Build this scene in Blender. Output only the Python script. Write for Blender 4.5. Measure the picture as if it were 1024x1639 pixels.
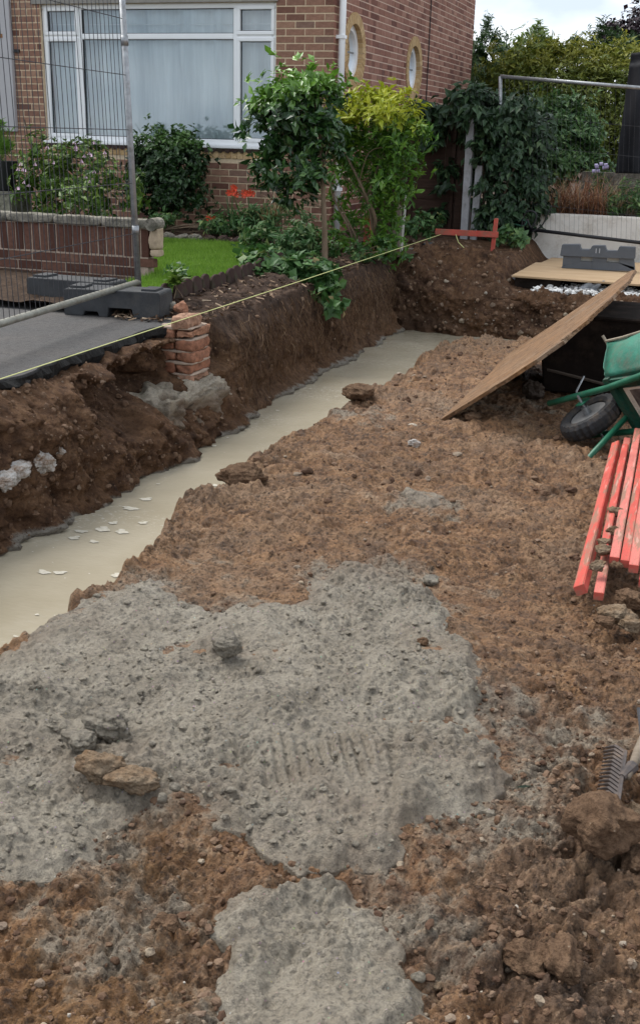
import bpy, bmesh, math, random
import numpy as np
from mathutils import Matrix, Vector
random.seed(7); RNG = np.random.default_rng(7)
np.seterr(all='ignore')
scn = bpy.context.scene; COL = scn.collection
for o in list(bpy.data.objects): bpy.data.objects.remove(o)

# ------------------------------------------------------------------ camera
YAW, PITCH, ROLL, FPX = -.32384, .32645, .02662, 1782.5
CAM = np.array([0, 0, 1.6])
_cy, _sy, _cp, _sp = math.cos(YAW), math.sin(YAW), math.cos(PITCH), math.sin(PITCH)
_f = np.array([_sy*_cp, _cy*_cp, -_sp]); _r = np.array([_cy, -_sy, 0]); _u = np.cross(_r, _f)
_c, _s = math.cos(ROLL), math.sin(ROLL)
CR, CU, CF = _c*_r+_s*_u, -_s*_r+_c*_u, _f
cam = bpy.data.cameras.new('camera'); camo = bpy.data.objects.new('camera', cam); COL.objects.link(camo)
m = Matrix.Identity(4)
for i in range(3):
    m[i][0], m[i][1], m[i][2], m[i][3] = CR[i], CU[i], -CF[i], CAM[i]
camo.matrix_world = m
cam.sensor_fit = 'VERTICAL'; cam.sensor_height = 36; cam.lens = FPX/1639*36
cam.clip_start = .05; cam.clip_end = 2000
scn.camera = camo
scn.render.resolution_x, scn.render.resolution_y = 639, 1024

def at(px, py, Y):
    "world point seen in that direction at distance Y along the trench"
    d = CR*(px-512)/FPX + CU*(820-py)/FPX + CF
    return CAM + d*(Y/d[1])
def atz(px, py, z):
    d = CR*(px-512)/FPX + CU*(820-py)/FPX + CF
    return CAM + d*((z-CAM[2])/d[2])

# ------------------------------------------------------------------ world, sun, exposure
SUN_EL, SUN_AZ = math.radians(54), math.radians(-68)      # azimuth clockwise from +Y
W = bpy.data.worlds.new('World'); scn.world = W; W.use_nodes = True
nt = W.node_tree; nt.nodes.clear()
def wn(t, **k):
    n = nt.nodes.new(t)
    for a, b in k.items(): setattr(n, a, b)
    return n
sky = wn('ShaderNodeTexSky', sky_type='NISHITA', sun_disc=False)
sky.sun_elevation = SUN_EL; sky.sun_rotation = SUN_AZ; sky.air_density = 1.2; sky.dust_density = 2.5
tc = wn('ShaderNodeTexCoord'); mp = wn('ShaderNodeMapping'); mp.inputs['Scale'].default_value = (1.6, 1.6, 4.0)
nz = wn('ShaderNodeTexNoise'); nz.inputs['Scale'].default_value = 2.2; nz.inputs['Detail'].default_value = 6; nz.inputs['Roughness'].default_value = .55
rp = wn('ShaderNodeValToRGB'); rp.color_ramp.elements[0].position = .30; rp.color_ramp.elements[1].position = .58
rp.color_ramp.elements[0].color = (.78,.78,.78,1); rp.color_ramp.elements[1].color = (1,1,1,1)
nz2 = wn('ShaderNodeTexNoise'); nz2.inputs['Scale'].default_value = 4.0; nz2.inputs['Detail'].default_value = 5
rp2 = wn('ShaderNodeValToRGB'); rp2.color_ramp.elements[0].position = .35; rp2.color_ramp.elements[1].position = .65
rp2.color_ramp.elements[0].color = (4.0,4.6,5.4,1); rp2.color_ramp.elements[1].color = (7.4,7.7,8.1,1)
mx = wn('ShaderNodeMixRGB'); bg = wn('ShaderNodeBackground'); bg.inputs['Strength'].default_value = .1
wo = wn('ShaderNodeOutputWorld')
L = nt.links.new
L(tc.outputs['Generated'], mp.inputs['Vector']); L(mp.outputs[0], nz.inputs['Vector']); L(mp.outputs[0], nz2.inputs['Vector'])
L(nz.outputs['Fac'], rp.inputs['Fac']); L(nz2.outputs['Fac'], rp2.inputs['Fac'])
L(rp.outputs['Color'], mx.inputs['Fac']); L(sky.outputs[0], mx.inputs['Color1']); L(rp2.outputs['Color'], mx.inputs['Color2'])
L(mx.outputs[0], bg.inputs['Color']); L(bg.outputs[0], wo.inputs['Surface'])
sl = bpy.data.lights.new('sun', 'SUN'); sl.energy = 2.1; sl.angle = math.radians(38); sl.color = (1, .97, .92)
so = bpy.data.objects.new('sun', sl); COL.objects.link(so)
sd = Vector((math.sin(SUN_AZ)*math.cos(SUN_EL), math.cos(SUN_AZ)*math.cos(SUN_EL), math.sin(SUN_EL)))
so.rotation_euler = (-sd).to_track_quat('-Z', 'Y').to_euler()
vs = scn.view_settings; vs.view_transform = 'Standard'; vs.look = 'None'; vs.exposure = 1.0; vs.gamma = 1; vs.use_curve_mapping = False

# ------------------------------------------------------------------ noise (numpy)
def h2(ix, iy, seed):
    n = (ix.astype(np.int64)*374761393 + iy.astype(np.int64)*668265263 + seed*1442695041) & 0xffffffff
    n = ((n ^ (n >> 13))*1274126177) & 0xffffffff
    n = ((n ^ (n >> 15))*2246822519) & 0xffffffff
    return ((n ^ (n >> 16)) & 0xffffff)/float(0x1000000)
def vn(x, y, seed=0):
    ix, iy = np.floor(x), np.floor(y); fx, fy = x-ix, y-iy
    u, v = fx*fx*fx*(fx*(fx*6-15)+10), fy*fy*fy*(fy*(fy*6-15)+10)
    a, b, c, d = h2(ix,iy,seed), h2(ix+1,iy,seed), h2(ix,iy+1,seed), h2(ix+1,iy+1,seed)
    return (a*(1-u)+b*u)*(1-v) + (c*(1-u)+d*u)*v - .5
def fbm(x, y, o=4, seed=0, g=.5):
    t, a, k = 0., 1., 1.
    for i in range(o):
        t = t + a*vn(x*k+i*17.3, y*k-i*9.1, seed+i); a *= g; k *= 2.03
    return t
def domes(x, y, seed=0, dens=.7, rmin=.22, rmax=.6):
    "rounded pieces on a jittered grid: height in cell units"
    ix, iy = np.floor(x), np.floor(y); out = np.zeros_like(x)
    for dx in (-1,0,1):
        for dy in (-1,0,1):
            cx, cy = ix+dx, iy+dy
            on = h2(cx,cy,seed+3) < dens
            px, py = cx+h2(cx,cy,seed), cy+h2(cx,cy,seed+1)
            r = rmin+(rmax-rmin)*h2(cx,cy,seed+2)**2
            d2 = ((x-px)**2+(y-py)**2)/(r*r)
            out = np.maximum(out, np.where(on & (d2 < 1), r*(1-d2)**.6, 0))
    return out
def cells(x, y, seed=0):
    "F1 and F2 of a cell pattern, for cracked lumps"
    ix, iy = np.floor(x), np.floor(y); f1 = np.full_like(x, 9.); f2 = np.full_like(x, 9.); idv = np.zeros_like(x)
    for dx in (-1,0,1):
        for dy in (-1,0,1):
            cx, cy = ix+dx, iy+dy
            d = np.hypot(x-cx-h2(cx,cy,seed), y-cy-h2(cx,cy,seed+1))
            n = d < f1
            f2 = np.where(n, f1, np.minimum(f2, d)); idv = np.where(n, h2(cx,cy,seed+2), idv); f1 = np.where(n, d, f1)
    return f1, f2, idv
def ss(a, b, x):
    t = np.clip((x-a)/(b-a), 0, 1); return t*t*(3-2*t)

# ------------------------------------------------------------------ object helpers
def tag(o, label=None, cat=None, group=None, kind=None):
    if label: o['label'] = label
    if cat: o['category'] = cat
    if group: o['group'] = group
    if kind: o['kind'] = kind
    return o
def link(name, data, parent=None):
    o = bpy.data.objects.new(name, data); COL.objects.link(o)
    if parent: o.parent = parent
    return o
def empty(name, loc=(0,0,0), label=None, cat=None, group=None, rz=0):
    o = link(name, None); o.location = loc; o.rotation_euler = (0,0,rz); o.empty_display_size = .1
    return tag(o, label, cat, group)
def npmesh(name, V, Fc, mat, smooth=True, attrs=None):
    V = np.asarray(V, dtype=np.float32); Fc = np.asarray(Fc, dtype=np.int32); k = Fc.shape[1]
    me = bpy.data.meshes.new(name)
    me.vertices.add(len(V)); me.vertices.foreach_set('co', V.ravel())
    me.loops.add(Fc.size); me.loops.foreach_set('vertex_index', Fc.ravel())
    me.polygons.add(len(Fc)); me.polygons.foreach_set('loop_start', np.arange(0, Fc.size, k, dtype=np.int32))
    me.polygons.foreach_set('use_smooth', np.full(len(Fc), smooth))
    me.update(calc_edges=True)
    if attrs:
        for n, a in attrs.items():
            at_ = me.attributes.new(n, 'FLOAT', 'POINT'); at_.data.foreach_set('value', np.asarray(a, dtype=np.float32).ravel())
    me.materials.append(mat)
    return me
def gridfaces(nr, nc):
    i = np.arange(nr-1)[:,None]*nc + np.arange(nc-1)[None]
    return np.stack([i, i+1, i+nc+1, i+nc], -1).reshape(-1,4)
class P:
    "collects shapes, then links them as one mesh object"
    def __init__(s): s.v = []; s.f = []; s.a = []
    def add(s, V, Fs, rnd=0.):
        n = len(s.v); s.v += [tuple(map(float,p)) for p in V]; s.f += [[n+i for i in q] for q in Fs]; s.a += [rnd]*len(V)
    def hexa(s, p, rnd=0.):
        s.add(p, [(0,3,2,1),(4,5,6,7),(0,1,5,4),(1,2,6,5),(2,3,7,6),(3,0,4,7)], rnd)
    def box(s, a, b, rnd=0.):
        x0,y0,z0 = a; x1,y1,z1 = b
        s.hexa([(x0,y0,z0),(x1,y0,z0),(x1,y1,z0),(x0,y1,z0),(x0,y0,z1),(x1,y0,z1),(x1,y1,z1),(x0,y1,z1)], rnd)
    def tube(s, pts, r, n=8, cap=True, rnd=0.):
        pts = [Vector(p) for p in pts]; R = r if hasattr(r, '__len__') else [r]*len(pts)
        V = []; up = None
        for i, p in enumerate(pts):
            t = (pts[min(i+1,len(pts)-1)]-pts[max(i-1,0)]).normalized()
            if up is None: up = t.orthogonal().normalized()
            up = (up - t*up.dot(t)); up = up.normalized() if up.length > 1e-6 else t.orthogonal().normalized()
            w = t.cross(up)
            for j in range(n):
                a = 2*math.pi*j/n; V.append(p + (up*math.cos(a)+w*math.sin(a))*R[i])
        Fs = [(i*n+j, i*n+(j+1)%n, (i+1)*n+(j+1)%n, (i+1)*n+j) for i in range(len(pts)-1) for j in range(n)]
        if cap: Fs += [tuple(range(n))[::-1], tuple((len(pts)-1)*n+j for j in range(n))]
        s.add(V, Fs, rnd)
    def prism(s, poly, ax, a, b, rnd=0.):
        "polygon in the plane across axis ax, from a to b"
        def mk(p, t): q = [p[0], p[1]]; q.insert(ax, t); return q
        n = len(poly); V = [mk(p, a) for p in poly] + [mk(p, b) for p in poly]
        s.add(V, [tuple(range(n))[::-1], tuple(range(n, 2*n))] + [(i, (i+1)%n, n+(i+1)%n, n+i) for i in range(n)], rnd)
    def build(s, name, mat, parent=None, smooth=False, bevel=0, xf=None):
        me = bpy.data.meshes.new(name)
        V = s.v if xf is None else [tuple(xf @ Vector(p)) for p in s.v]
        me.from_pydata(V, [], s.f)
        bm = bmesh.new(); bm.from_mesh(me); bmesh.ops.recalc_face_normals(bm, faces=bm.faces[:])
        if bevel: bmesh.ops.bevel(bm, geom=bm.edges[:], offset=bevel, segments=2, affect='EDGES', clamp_overlap=True)
        bm.to_mesh(me); bm.free()
        if not bevel:
            a_ = me.attributes.new('rnd', 'FLOAT', 'POINT'); a_.data.foreach_set('value', np.array(s.a, dtype=np.float32))
        if smooth: me.polygons.foreach_set('use_smooth', [True]*len(me.polygons))
        me.materials.append(mat)
        return link(name, me, parent)

# ------------------------------------------------------------------ materials
class Mat:
    def __init__(s, name, rough=.7, spec=.3, metal=0):
        s.m = bpy.data.materials.new(name); s.m.use_nodes = True; s.t = s.m.node_tree
        s.b = s.t.nodes['Principled BSDF']; s.o = s.t.nodes['Material Output']
        s.b.inputs['Roughness'].default_value = rough; s.b.inputs['Specular IOR Level'].default_value = spec; s.b.inputs['Metallic'].default_value = metal
        s.co = s.n('ShaderNodeTexCoord').outputs['Object']
    def n(s, t, **k):
        q = s.t.nodes.new(t)
        for a, b in k.items(): setattr(q, a, b)
        return q
    def L(s, a, b): s.t.links.new(a, b)
    def setv(s, sock, v):
        if isinstance(v, bpy.types.NodeSocket): s.L(v, sock)
        else: sock.default_value = v
    def map(s, sc=(1,1,1), rot=(0,0,0)):
        q = s.n('ShaderNodeMapping'); q.inputs['Scale'].default_value = sc; q.inputs['Rotation'].default_value = rot; s.L(s.co, q.inputs['Vector']); return q.outputs[0]
    def noise(s, sc, det=4, rough=.55, vec=None, dist=0):
        q = s.n('ShaderNodeTexNoise'); s.L(vec or s.co, q.inputs['Vector'])
        q.inputs['Scale'].default_value = sc; q.inputs['Detail'].default_value = det; q.inputs['Roughness'].default_value = rough; q.inputs['Distortion'].default_value = dist
        return q.outputs['Fac']
    def voro(s, sc, vec=None, feat='F1', out='Distance'):
        q = s.n('ShaderNodeTexVoronoi', feature=feat); s.L(vec or s.co, q.inputs['Vector']); q.inputs['Scale'].default_value = sc; return q.outputs[out]
    def attr(s, name): return s.n('ShaderNodeAttribute', attribute_name=name).outputs['Fac']
    def orand(s): return s.n('ShaderNodeObjectInfo').outputs['Random']
    def math(s, op, a, b=0., clamp=False):
        q = s.n('ShaderNodeMath', operation=op, use_clamp=clamp); s.setv(q.inputs[0], a); s.setv(q.inputs[1], b); return q.outputs[0]
    def ramp(s, fac, stops):
        q = s.n('ShaderNodeValToRGB'); e = q.color_ramp.elements
        while len(e) < len(stops): e.new(.5)
        for x, (p, c) in zip(e, stops):
            x.position = p; x.color = (*c, 1) if hasattr(c, '__len__') else (c, c, c, 1)
        s.setv(q.inputs['Fac'], fac); return q.outputs['Color']
    def mix(s, fac, a, b, mode='MIX'):
        q = s.n('ShaderNodeMixRGB', blend_type=mode)
        for i, v in ((0, fac), (1, a), (2, b)):
            if isinstance(v, tuple): v = (*v, 1)
            s.setv(q.inputs[i], v)
        return q.outputs[0]
    def col(s, c): s.setv(s.b.inputs['Base Color'], (*c, 1) if isinstance(c, tuple) else c); return s
    def rough(s, v): s.setv(s.b.inputs['Roughness'], v); return s
    def bump(s, h, dist, strength=1.):
        q = s.n('ShaderNodeBump'); q.inputs['Distance'].default_value = dist; q.inputs['Strength'].default_value = strength; s.L(h, q.inputs['Height'])
        prev = s.b.inputs['Normal'].links
        if prev: s.L(prev[0].from_socket, q.inputs['Normal'])
        s.L(q.outputs[0], s.b.inputs['Normal']); return s

def mat_clay():
    M = Mat('wet_clay', .62, .35)
    n1 = M.noise(1.6, 5, .6); n2 = M.noise(9, 6, .65); n3 = M.noise(60, 4, .7); st = M.noise(14, 5, .7, M.map((.45,1.9,1)), .6)
    c = M.ramp(n2, [(.32,(.10,.047,.021)),(.44,(.22,.108,.048)),(.56,(.36,.192,.090)),(.74,(.46,.29,.165))])
    c = M.mix(M.ramp(st, [(.45,0),(.62,.5)]), c, (.40,.235,.125))
    c = M.mix(M.ramp(n1, [(.5,0),(.66,.65)]), c, (.17,.098,.055))
    c = M.mix(M.ramp(M.noise(.8, 5, .65), [(.48,0),(.62,.5)]), c, (.46,.30,.18))
    c = M.mix(M.ramp(M.noise(3.3, 5, .7), [(.56,0),(.68,.7)]), c, (.13,.068,.035))
    c = M.mix(M.math('MULTIPLY', M.attr('rust'), .8), c, M.mix(M.ramp(n2,[(.3,0),(.7,1)]), (.13,.058,.02), (.40,.22,.085)))
    c = M.mix(M.math('MULTIPLY', M.attr('dark'), .85), c, M.mix(M.ramp(n2,[(.3,0),(.7,1)]), (.045,.028,.02), (.19,.128,.088)))
    g = M.math('ADD', M.attr('grey'), M.math('MULTIPLY', M.math('SUBTRACT', n2, .5), 1.3))
    c = M.mix(M.ramp(g, [(.38,0),(.62,.9)]), c, M.mix(n3, (.26,.213,.158), (.41,.35,.27)))
    c = M.mix(M.ramp(n3, [(.36,.8),(.5,0)]), c, (.055,.03,.017))
    c = M.mix(M.ramp(M.voro(55), [(.03,.55),(.09,0)]), c, (.36,.29,.21))
    c = M.mix(M.ramp(M.noise(2.6, 5, .65, M.map((.7,1.3,1))), [(.40,.30),(.60,1.)]), c, M.ramp(M.noise(46, 5, .75), [(.36,.26),(.47,.80),(.62,1.)]), 'MULTIPLY')  # random dark flecks put the fine shading between clods into the colour
    c = M.mix(M.ramp(M.noise(6.5, 6, .75, M.map((.6,1.5,1)), .8), [(.58,0),(.66,.6)]), c, (.47,.31,.19))
    M.col(c); M.rough(M.ramp(n2, [(.3,.48),(.7,.8)]))
    M.bump(M.noise(34, 6, .75), .034, 1.); M.bump(M.noise(140, 4, .75), .008, 1.)
    return M.m
def mat_concrete(name='wet_concrete', k=1.):
    M = Mat(name, .5, .4)
    n2 = M.noise(7, 5, .6); n3 = M.noise(70, 4, .7)
    c = M.ramp(n2, [(.3,(.27*k,.228*k,.170*k)),(.5,(.35*k,.302*k,.232*k)),(.75,(.43*k,.376*k,.295*k))])
    c = M.mix(M.ramp(n3, [(.34,.75),(.5,0)]), c, (.12*k,.102*k,.08*k))
    v = M.voro(48); vc = M.voro(48, out='Color')
    c = M.mix(M.ramp(v, [(.05,.7),(.13,0)]), c, M.mix(.45, vc, (.5,.38,.26)))
    c = M.mix(M.math('MULTIPLY', M.attr('brown'), .8), c, (.215,.155,.105))
    c = M.mix(M.ramp(M.noise(3.1, 5, .65), [(.40,.30),(.60,1.)]), c, M.ramp(M.noise(58, 5, .75), [(.34,.34),(.46,.84),(.62,1.)]), 'MULTIPLY')  # colour noise stands in for fine shading on the rough concrete
    M.col(c); M.rough(M.ramp(n3, [(.3,.38),(.7,.68)]))
    M.bump(M.noise(45, 6, .75), .022, 1.); M.bump(M.noise(150, 4, .75), .008, 1.)
    return M.m
def mat_bank():
    M = Mat('cut_soil', .85, .15)
    n1 = M.noise(2.2, 5, .6); n2 = M.noise(11, 6, .68); n3 = M.noise(50, 5, .75); rt = M.noise(8, 6, .7, M.map((1,5,.7)), 1.2)
    c = M.ramp(n2, [(.32,(.034,.018,.011)),(.48,(.095,.050,.028)),(.62,(.17,.095,.052)),(.8,(.27,.17,.105))])
    c = M.mix(M.ramp(n1, [(.45,0),(.65,.55)]), c, (.145,.078,.040))
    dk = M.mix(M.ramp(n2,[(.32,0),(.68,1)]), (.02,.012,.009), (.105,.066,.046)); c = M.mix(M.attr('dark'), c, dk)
    c = M.mix(M.math('MULTIPLY', M.attr('root'), M.ramp(rt, [(.45,0),(.62,.75)])), c, (.175,.105,.058))
    g = M.math('ADD', M.attr('grey'), M.math('MULTIPLY', M.math('SUBTRACT', n2, .5), .9))
    c = M.mix(M.ramp(g, [(.42,0),(.62,.95)]), c, M.mix(n3, (.17,.15,.12), (.30,.275,.235)))
    c = M.mix(M.ramp(n3, [(.3,.7),(.5,0)]), c, (.03,.016,.01))
    c = M.mix(M.ramp(M.voro(26), [(.04,.7),(.1,0)]), c, (.33,.27,.2))
    M.col(c); M.bump(M.noise(24, 7, .72), .035, 1.); M.bump(M.noise(120, 3, .7), .006, .9)
    return M.m
def mat_soil(name, a, b, d=(.03,.02,.014)):
    M = Mat(name, .9, .12); n2 = M.noise(14, 6, .7); n3 = M.noise(70, 4, .75)
    c = M.mix(M.ramp(n2, [(.3,0),(.7,1)]), a, b); c = M.mix(M.ramp(n3, [(.32,.8),(.52,0)]), c, d)
    c = M.mix(M.ramp(M.voro(30), [(.04,.7),(.1,0)]), c, (.30,.23,.16))
    M.col(c); M.bump(M.noise(30, 6, .7), .03, 1.); return M.m
def simple(name, c, var=.15, sc=20, rough=.7, spec=.3, metal=0, bump=0, bsc=60, dirt=None, dsc=6, dlo=.5, dhi=.68, damt=.8):
    M = Mat(name, rough, spec, metal); n = M.noise(sc, 5, .6)
    lo = tuple(x*(1-var) for x in c); hi = tuple(min(1, x*(1+var)) for x in c)
    k = M.mix(M.ramp(n, [(.3,0),(.7,1)]), lo, hi)
    if dirt: k = M.mix(M.ramp(M.noise(dsc, 9, .8), [(dlo,0),(dhi,damt)]), k, dirt)
    M.col(k)
    if bump: M.bump(M.noise(bsc, 4, .65), bump, .8)
    return M.m
def mat_brick(name, stops, rough=.85, mott=.5):
    M = Mat(name, rough, .15)
    r = M.math('FRACT', M.math('ADD', M.orand(), M.attr('rnd')))
    c = M.ramp(r, stops); n = M.noise(28, 5, .7)
    c = M.mix(M.ramp(n, [(.35,mott),(.6,0)]), c, (.07,.035,.024)); c = M.mix(M.ramp(M.noise(8,5,.7), [(.56,0),(.78,.35)]), c, (.30,.215,.16))
    M.col(c); M.bump(M.noise(90, 4, .7), .004, .8); return M.m
def mat_leaf(name, stops, tips=None, rough=.42, trans=.22, spec=.4):
    M = Mat(name, rough, spec)
    c = M.ramp(M.attr('rnd'), stops)
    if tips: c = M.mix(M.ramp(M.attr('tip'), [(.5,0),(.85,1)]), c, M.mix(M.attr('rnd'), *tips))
    M.col(c)
    tr = M.n('ShaderNodeBsdfTranslucent'); M.L(c, tr.inputs['Color']); ms = M.n('ShaderNodeMixShader'); ms.inputs[0].default_value = trans
    M.L(M.b.outputs[0], ms.inputs[1]); M.L(tr.outputs[0], ms.inputs[2]); M.L(ms.outputs[0], M.o.inputs['Surface']); return M.m
def mat_glass():
    M = Mat('window_glass', .03, .5)
    t = M.n('ShaderNodeBsdfTransparent'); t.inputs['Color'].default_value = (.90,.95,.96,1)
    g = M.n('ShaderNodeBsdfGlossy'); g.inputs['Roughness'].default_value = .02; g.inputs['Color'].default_value = (.9,.95,1,1)
    fr = M.n('ShaderNodeFresnel'); fr.inputs['IOR'].default_value = 1.6; ms = M.n('ShaderNodeMixShader')
    M.L(M.math('ADD', fr.outputs[0], .10), ms.inputs[0]); M.L(t.outputs[0], ms.inputs[1]); M.L(g.outputs[0], ms.inputs[2]); M.L(ms.outputs[0], M.o.inputs['Surface'])
    return M.m
def mat_water():
    M = Mat('milky_water', .14, .5)
    n = M.noise(1.5, 4, .6); f = M.noise(34, 5, .7, M.map((1,2.2,1))); big = M.noise(1.1, 3, .5)
    c = M.mix(M.ramp(n, [(.3,0),(.7,1)]), (.31,.268,.19), (.385,.34,.255))
    fl = M.math('MULTIPLY', M.ramp(f, [(.57,0),(.62,1)]), M.ramp(big, [(.45,0.0),(.6,.75)]))
    c = M.mix(fl, c, (.62,.60,.54)); c = M.mix(M.ramp(M.voro(9, M.map((1,1.6,1))), [(.03,.8),(.05,0)]), c, (.66,.63,.57))
    M.col(c); M.rough(M.ramp(n, [(.3,.05),(.7,.14)])); M.bump(M.noise(5, 3, .5), .01, .3); M.bump(M.noise(22, 4, .6, M.map((1,2.5,1))), .004, .4); return M.m
def mat_wood(name, a, b, sc=(3,40,40), rough=.75, dirt=None):
    M = Mat(name, rough, .2); n = M.noise(1.0, 6, .65, M.map(sc), .4)
    c = M.mix(M.ramp(n, [(.3,0),(.7,1)]), a, b)
    if dirt: c = M.mix(M.ramp(M.noise(2.5, 6, .7), [(.45,0),(.66,.85)]), c, dirt)
    M.col(c); M.bump(n, .004, .8); return M.m

CLAY, CONC, BANK, WATER = mat_clay(), mat_concrete(), mat_bank(), mat_water()
SOIL = mat_soil('garden_soil', (.035,.022,.015), (.10,.066,.045)); YARD = mat_soil('yard_soil', (.055,.034,.022), (.15,.10,.067))
BRICK = mat_brick('house_brick', [(0,(.16,.075,.055)),(.18,(.26,.142,.102)),(.5,(.31,.168,.117)),(.8,(.36,.214,.147)),(.93,(.28,.18,.135)),(1,(.13,.06,.05))], mott=.35)
BRICKS = mat_brick('side_brick', [(0,(.155,.066,.052)),(.2,(.25,.115,.085)),(.55,(.325,.163,.12)),(.85,(.375,.204,.15)),(1,(.13,.056,.05))], mott=.3)
YBRICK = mat_brick('buff_brick', [(0,(.42,.27,.13)),(.5,(.50,.34,.17)),(1,(.56,.40,.22))], mott=.25)
WBRICK = mat_brick('old_wall_brick', [(0,(.075,.034,.025)),(.5,(.115,.052,.038)),(1,(.165,.084,.06))], mott=.6)
RAWBRICK = mat_brick('broken_brick', [(0,(.24,.10,.058)),(.4,(.33,.155,.095)),(.8,(.38,.20,.125)),(1,(.36,.25,.18))], mott=.7)
MORTAR = simple('house_mortar', (.62,.49,.34), .12, 40, .9, .1, bump=.003)
PMORTAR = simple('side_mortar', (.64,.49,.39), .12, 40, .9, .1, bump=.003)
WMORTAR = simple('old_mortar', (.36,.28,.22), .25, 15, .95, .1, bump=.004, dirt=(.14,.10,.08), dlo=.55, dhi=.72)
STONE = simple('weathered_stone', (.23,.21,.175), .35, 14, .95, .1, bump=.012, bsc=45, dirt=(.065,.062,.048), dsc=12, dlo=.44, dhi=.6)
UPVC = simple('white_plastic', (.80,.81,.82), .03, 3, .3, .45)
GLASS = mat_glass()
CURT = Mat('net_curtain', .9, .1); CURT.col(CURT.mix(CURT.ramp(CURT.noise(1., 4, .6, CURT.map((7,1,.35))), [(.32,0),(.68,1)]), (.50,.57,.60), (.80,.85,.86))); CURT = CURT.m  # vertical colour bands paint in fold shading along with fabric overlap
PANEL = simple('grey_panel', (.42,.41,.42), .06, 5, .6, .3, dirt=(.25,.23,.22), dsc=14, dlo=.6, dhi=.75, damt=.5)
TARMAC = Mat('tarmac', .72, .3); _n = TARMAC.noise(160, 4, .8)
TARMAC.col(TARMAC.mix(TARMAC.ramp(TARMAC.noise(3,5,.6), [(.35,0),(.7,.6)]), TARMAC.mix(TARMAC.ramp(_n,[(.35,0),(.7,1)]), (.035,.034,.034), (.115,.11,.108)), (.095,.083,.075))); TARMAC.col(TARMAC.mix(1., TARMAC.b.inputs['Base Color'].links[0].from_socket, TARMAC.ramp(TARMAC.noise(42,5,.8), [(.36,.45),(.5,.9),(.64,1.)]), 'MULTIPLY')); TARMAC.bump(_n, .006, .9); TARMAC = TARMAC.m
TARDARK = simple('tarmac_edge', (.018,.017,.016), .4, 60, .85, .2, bump=.01, bsc=90)
RUBBER = simple('black_rubber', (.035,.037,.04), .3, 8, .6, .35, bump=.003, dirt=(.10,.09,.08), dsc=5, dlo=.5, dhi=.75, damt=.6)
TYRE = simple('tyre_rubber', (.025,.025,.027), .3, 12, .7, .3, bump=.003, dirt=(.12,.085,.055), dsc=9, dlo=.5, dhi=.7, damt=.7)
GALV = simple('galvanised_steel', (.30,.31,.32), .22, 30, .45, .5, .65, dirt=(.16,.15,.14), dsc=18)
GALVM = simple('muddy_steel', (.24,.235,.20), .25, 25, .55, .4, .4, dirt=(.15,.125,.09), dsc=12)
WIRE = simple('wire', (.05,.05,.055), .2, 30, .5, .5, .5)
RED = simple('red_paint', (.46,.08,.058), .2, 8, .65, .25, bump=.003, bsc=90, dirt=(.20,.125,.085), dsc=7, dlo=.46, dhi=.62, damt=.85)
REDP = simple('faded_red_paint', (.50,.135,.105), .2, 8, .65, .25, bump=.003, bsc=90, dirt=(.23,.155,.11), dsc=6, dlo=.48, dhi=.64, damt=.85)
def mat_stake(name, c):
    M = Mat(name, .65, .25); k = M.mix(M.ramp(M.noise(6,5,.7),[(.3,0),(.7,1)]), tuple(x*.78 for x in c), tuple(x*1.15 for x in c))
    k = M.mix(M.ramp(M.noise(1.,7,.72,M.map((26,3.2,26)),.3),[(.50,0),(.60,.85)]), k, (.21,.135,.09)); k = M.mix(M.ramp(M.voro(75),[(.10,.8),(.2,0)]), k, (.13,.075,.045)); k = M.mix(M.ramp(M.noise(1.,3,.6,M.map((60,6,60))),[(.58,0),(.66,.5)]), k, (.55,.30,.25))
    M.col(k); M.bump(M.noise(1.,4,.6,M.map((90,8,90))), .003, .8); return M.m
RED2, REDP2 = mat_stake('muddy_red_paint', (.47,.075,.055)), mat_stake('muddy_pink_paint', (.52,.15,.12))
GREEN = simple('green_paint', (.012,.105,.058), .2, 10, .42, .5, dirt=(.10,.075,.05), dsc=11, dlo=.56, dhi=.72, damt=.8)
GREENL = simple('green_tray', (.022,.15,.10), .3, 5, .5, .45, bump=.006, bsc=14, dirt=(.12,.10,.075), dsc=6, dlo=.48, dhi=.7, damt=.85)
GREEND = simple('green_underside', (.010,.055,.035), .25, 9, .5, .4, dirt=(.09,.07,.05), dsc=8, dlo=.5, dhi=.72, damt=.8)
RIMM = simple('mud_rim', (.25,.21,.16), .3, 20, .8, .2)
LABELM = simple('paper_label', (.52,.48,.40), .12, 9, .8, .2, dirt=(.12,.09,.07), dsc=25, dlo=.55, dhi=.7)
LABELD = simple('label_print', (.10,.085,.075), .5, 18, .8, .2)
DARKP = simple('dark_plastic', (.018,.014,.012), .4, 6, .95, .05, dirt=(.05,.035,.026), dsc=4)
OSB = Mat('chipboard', .75, .2)
_a = OSB.noise(1.0, 6, .7, OSB.map((6,48,48)), .8); _b = OSB.noise(5, 5, .6)
_cc = OSB.ramp(_a, [(.36,(.055,.029,.015)),(.45,(.155,.088,.047)),(.57,(.235,.143,.082)),(.76,(.33,.22,.138))])
_sv = OSB.voro(1.0, OSB.map((10,46,46), (0,0,.10)), out='Color'); _s2 = OSB.voro(1.0, OSB.map((15,70,70), (0,0,-.25)), out='Color')
_cc = OSB.mix(.7, _cc, OSB.mix(.5, OSB.ramp(_sv, [(.1,(.045,.025,.014)),(.45,(.15,.086,.045)),(.7,(.235,.142,.078)),(.95,(.34,.22,.13))]), OSB.ramp(_s2, [(.1,(.04,.022,.012)),(.5,(.16,.09,.046)),(.95,(.32,.2,.115))])))
_cc = OSB.mix(OSB.ramp(_b, [(.5,0),(.66,.55)]), _cc, OSB.mix(_a, (.12,.05,.016), (.30,.145,.05)))
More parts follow.
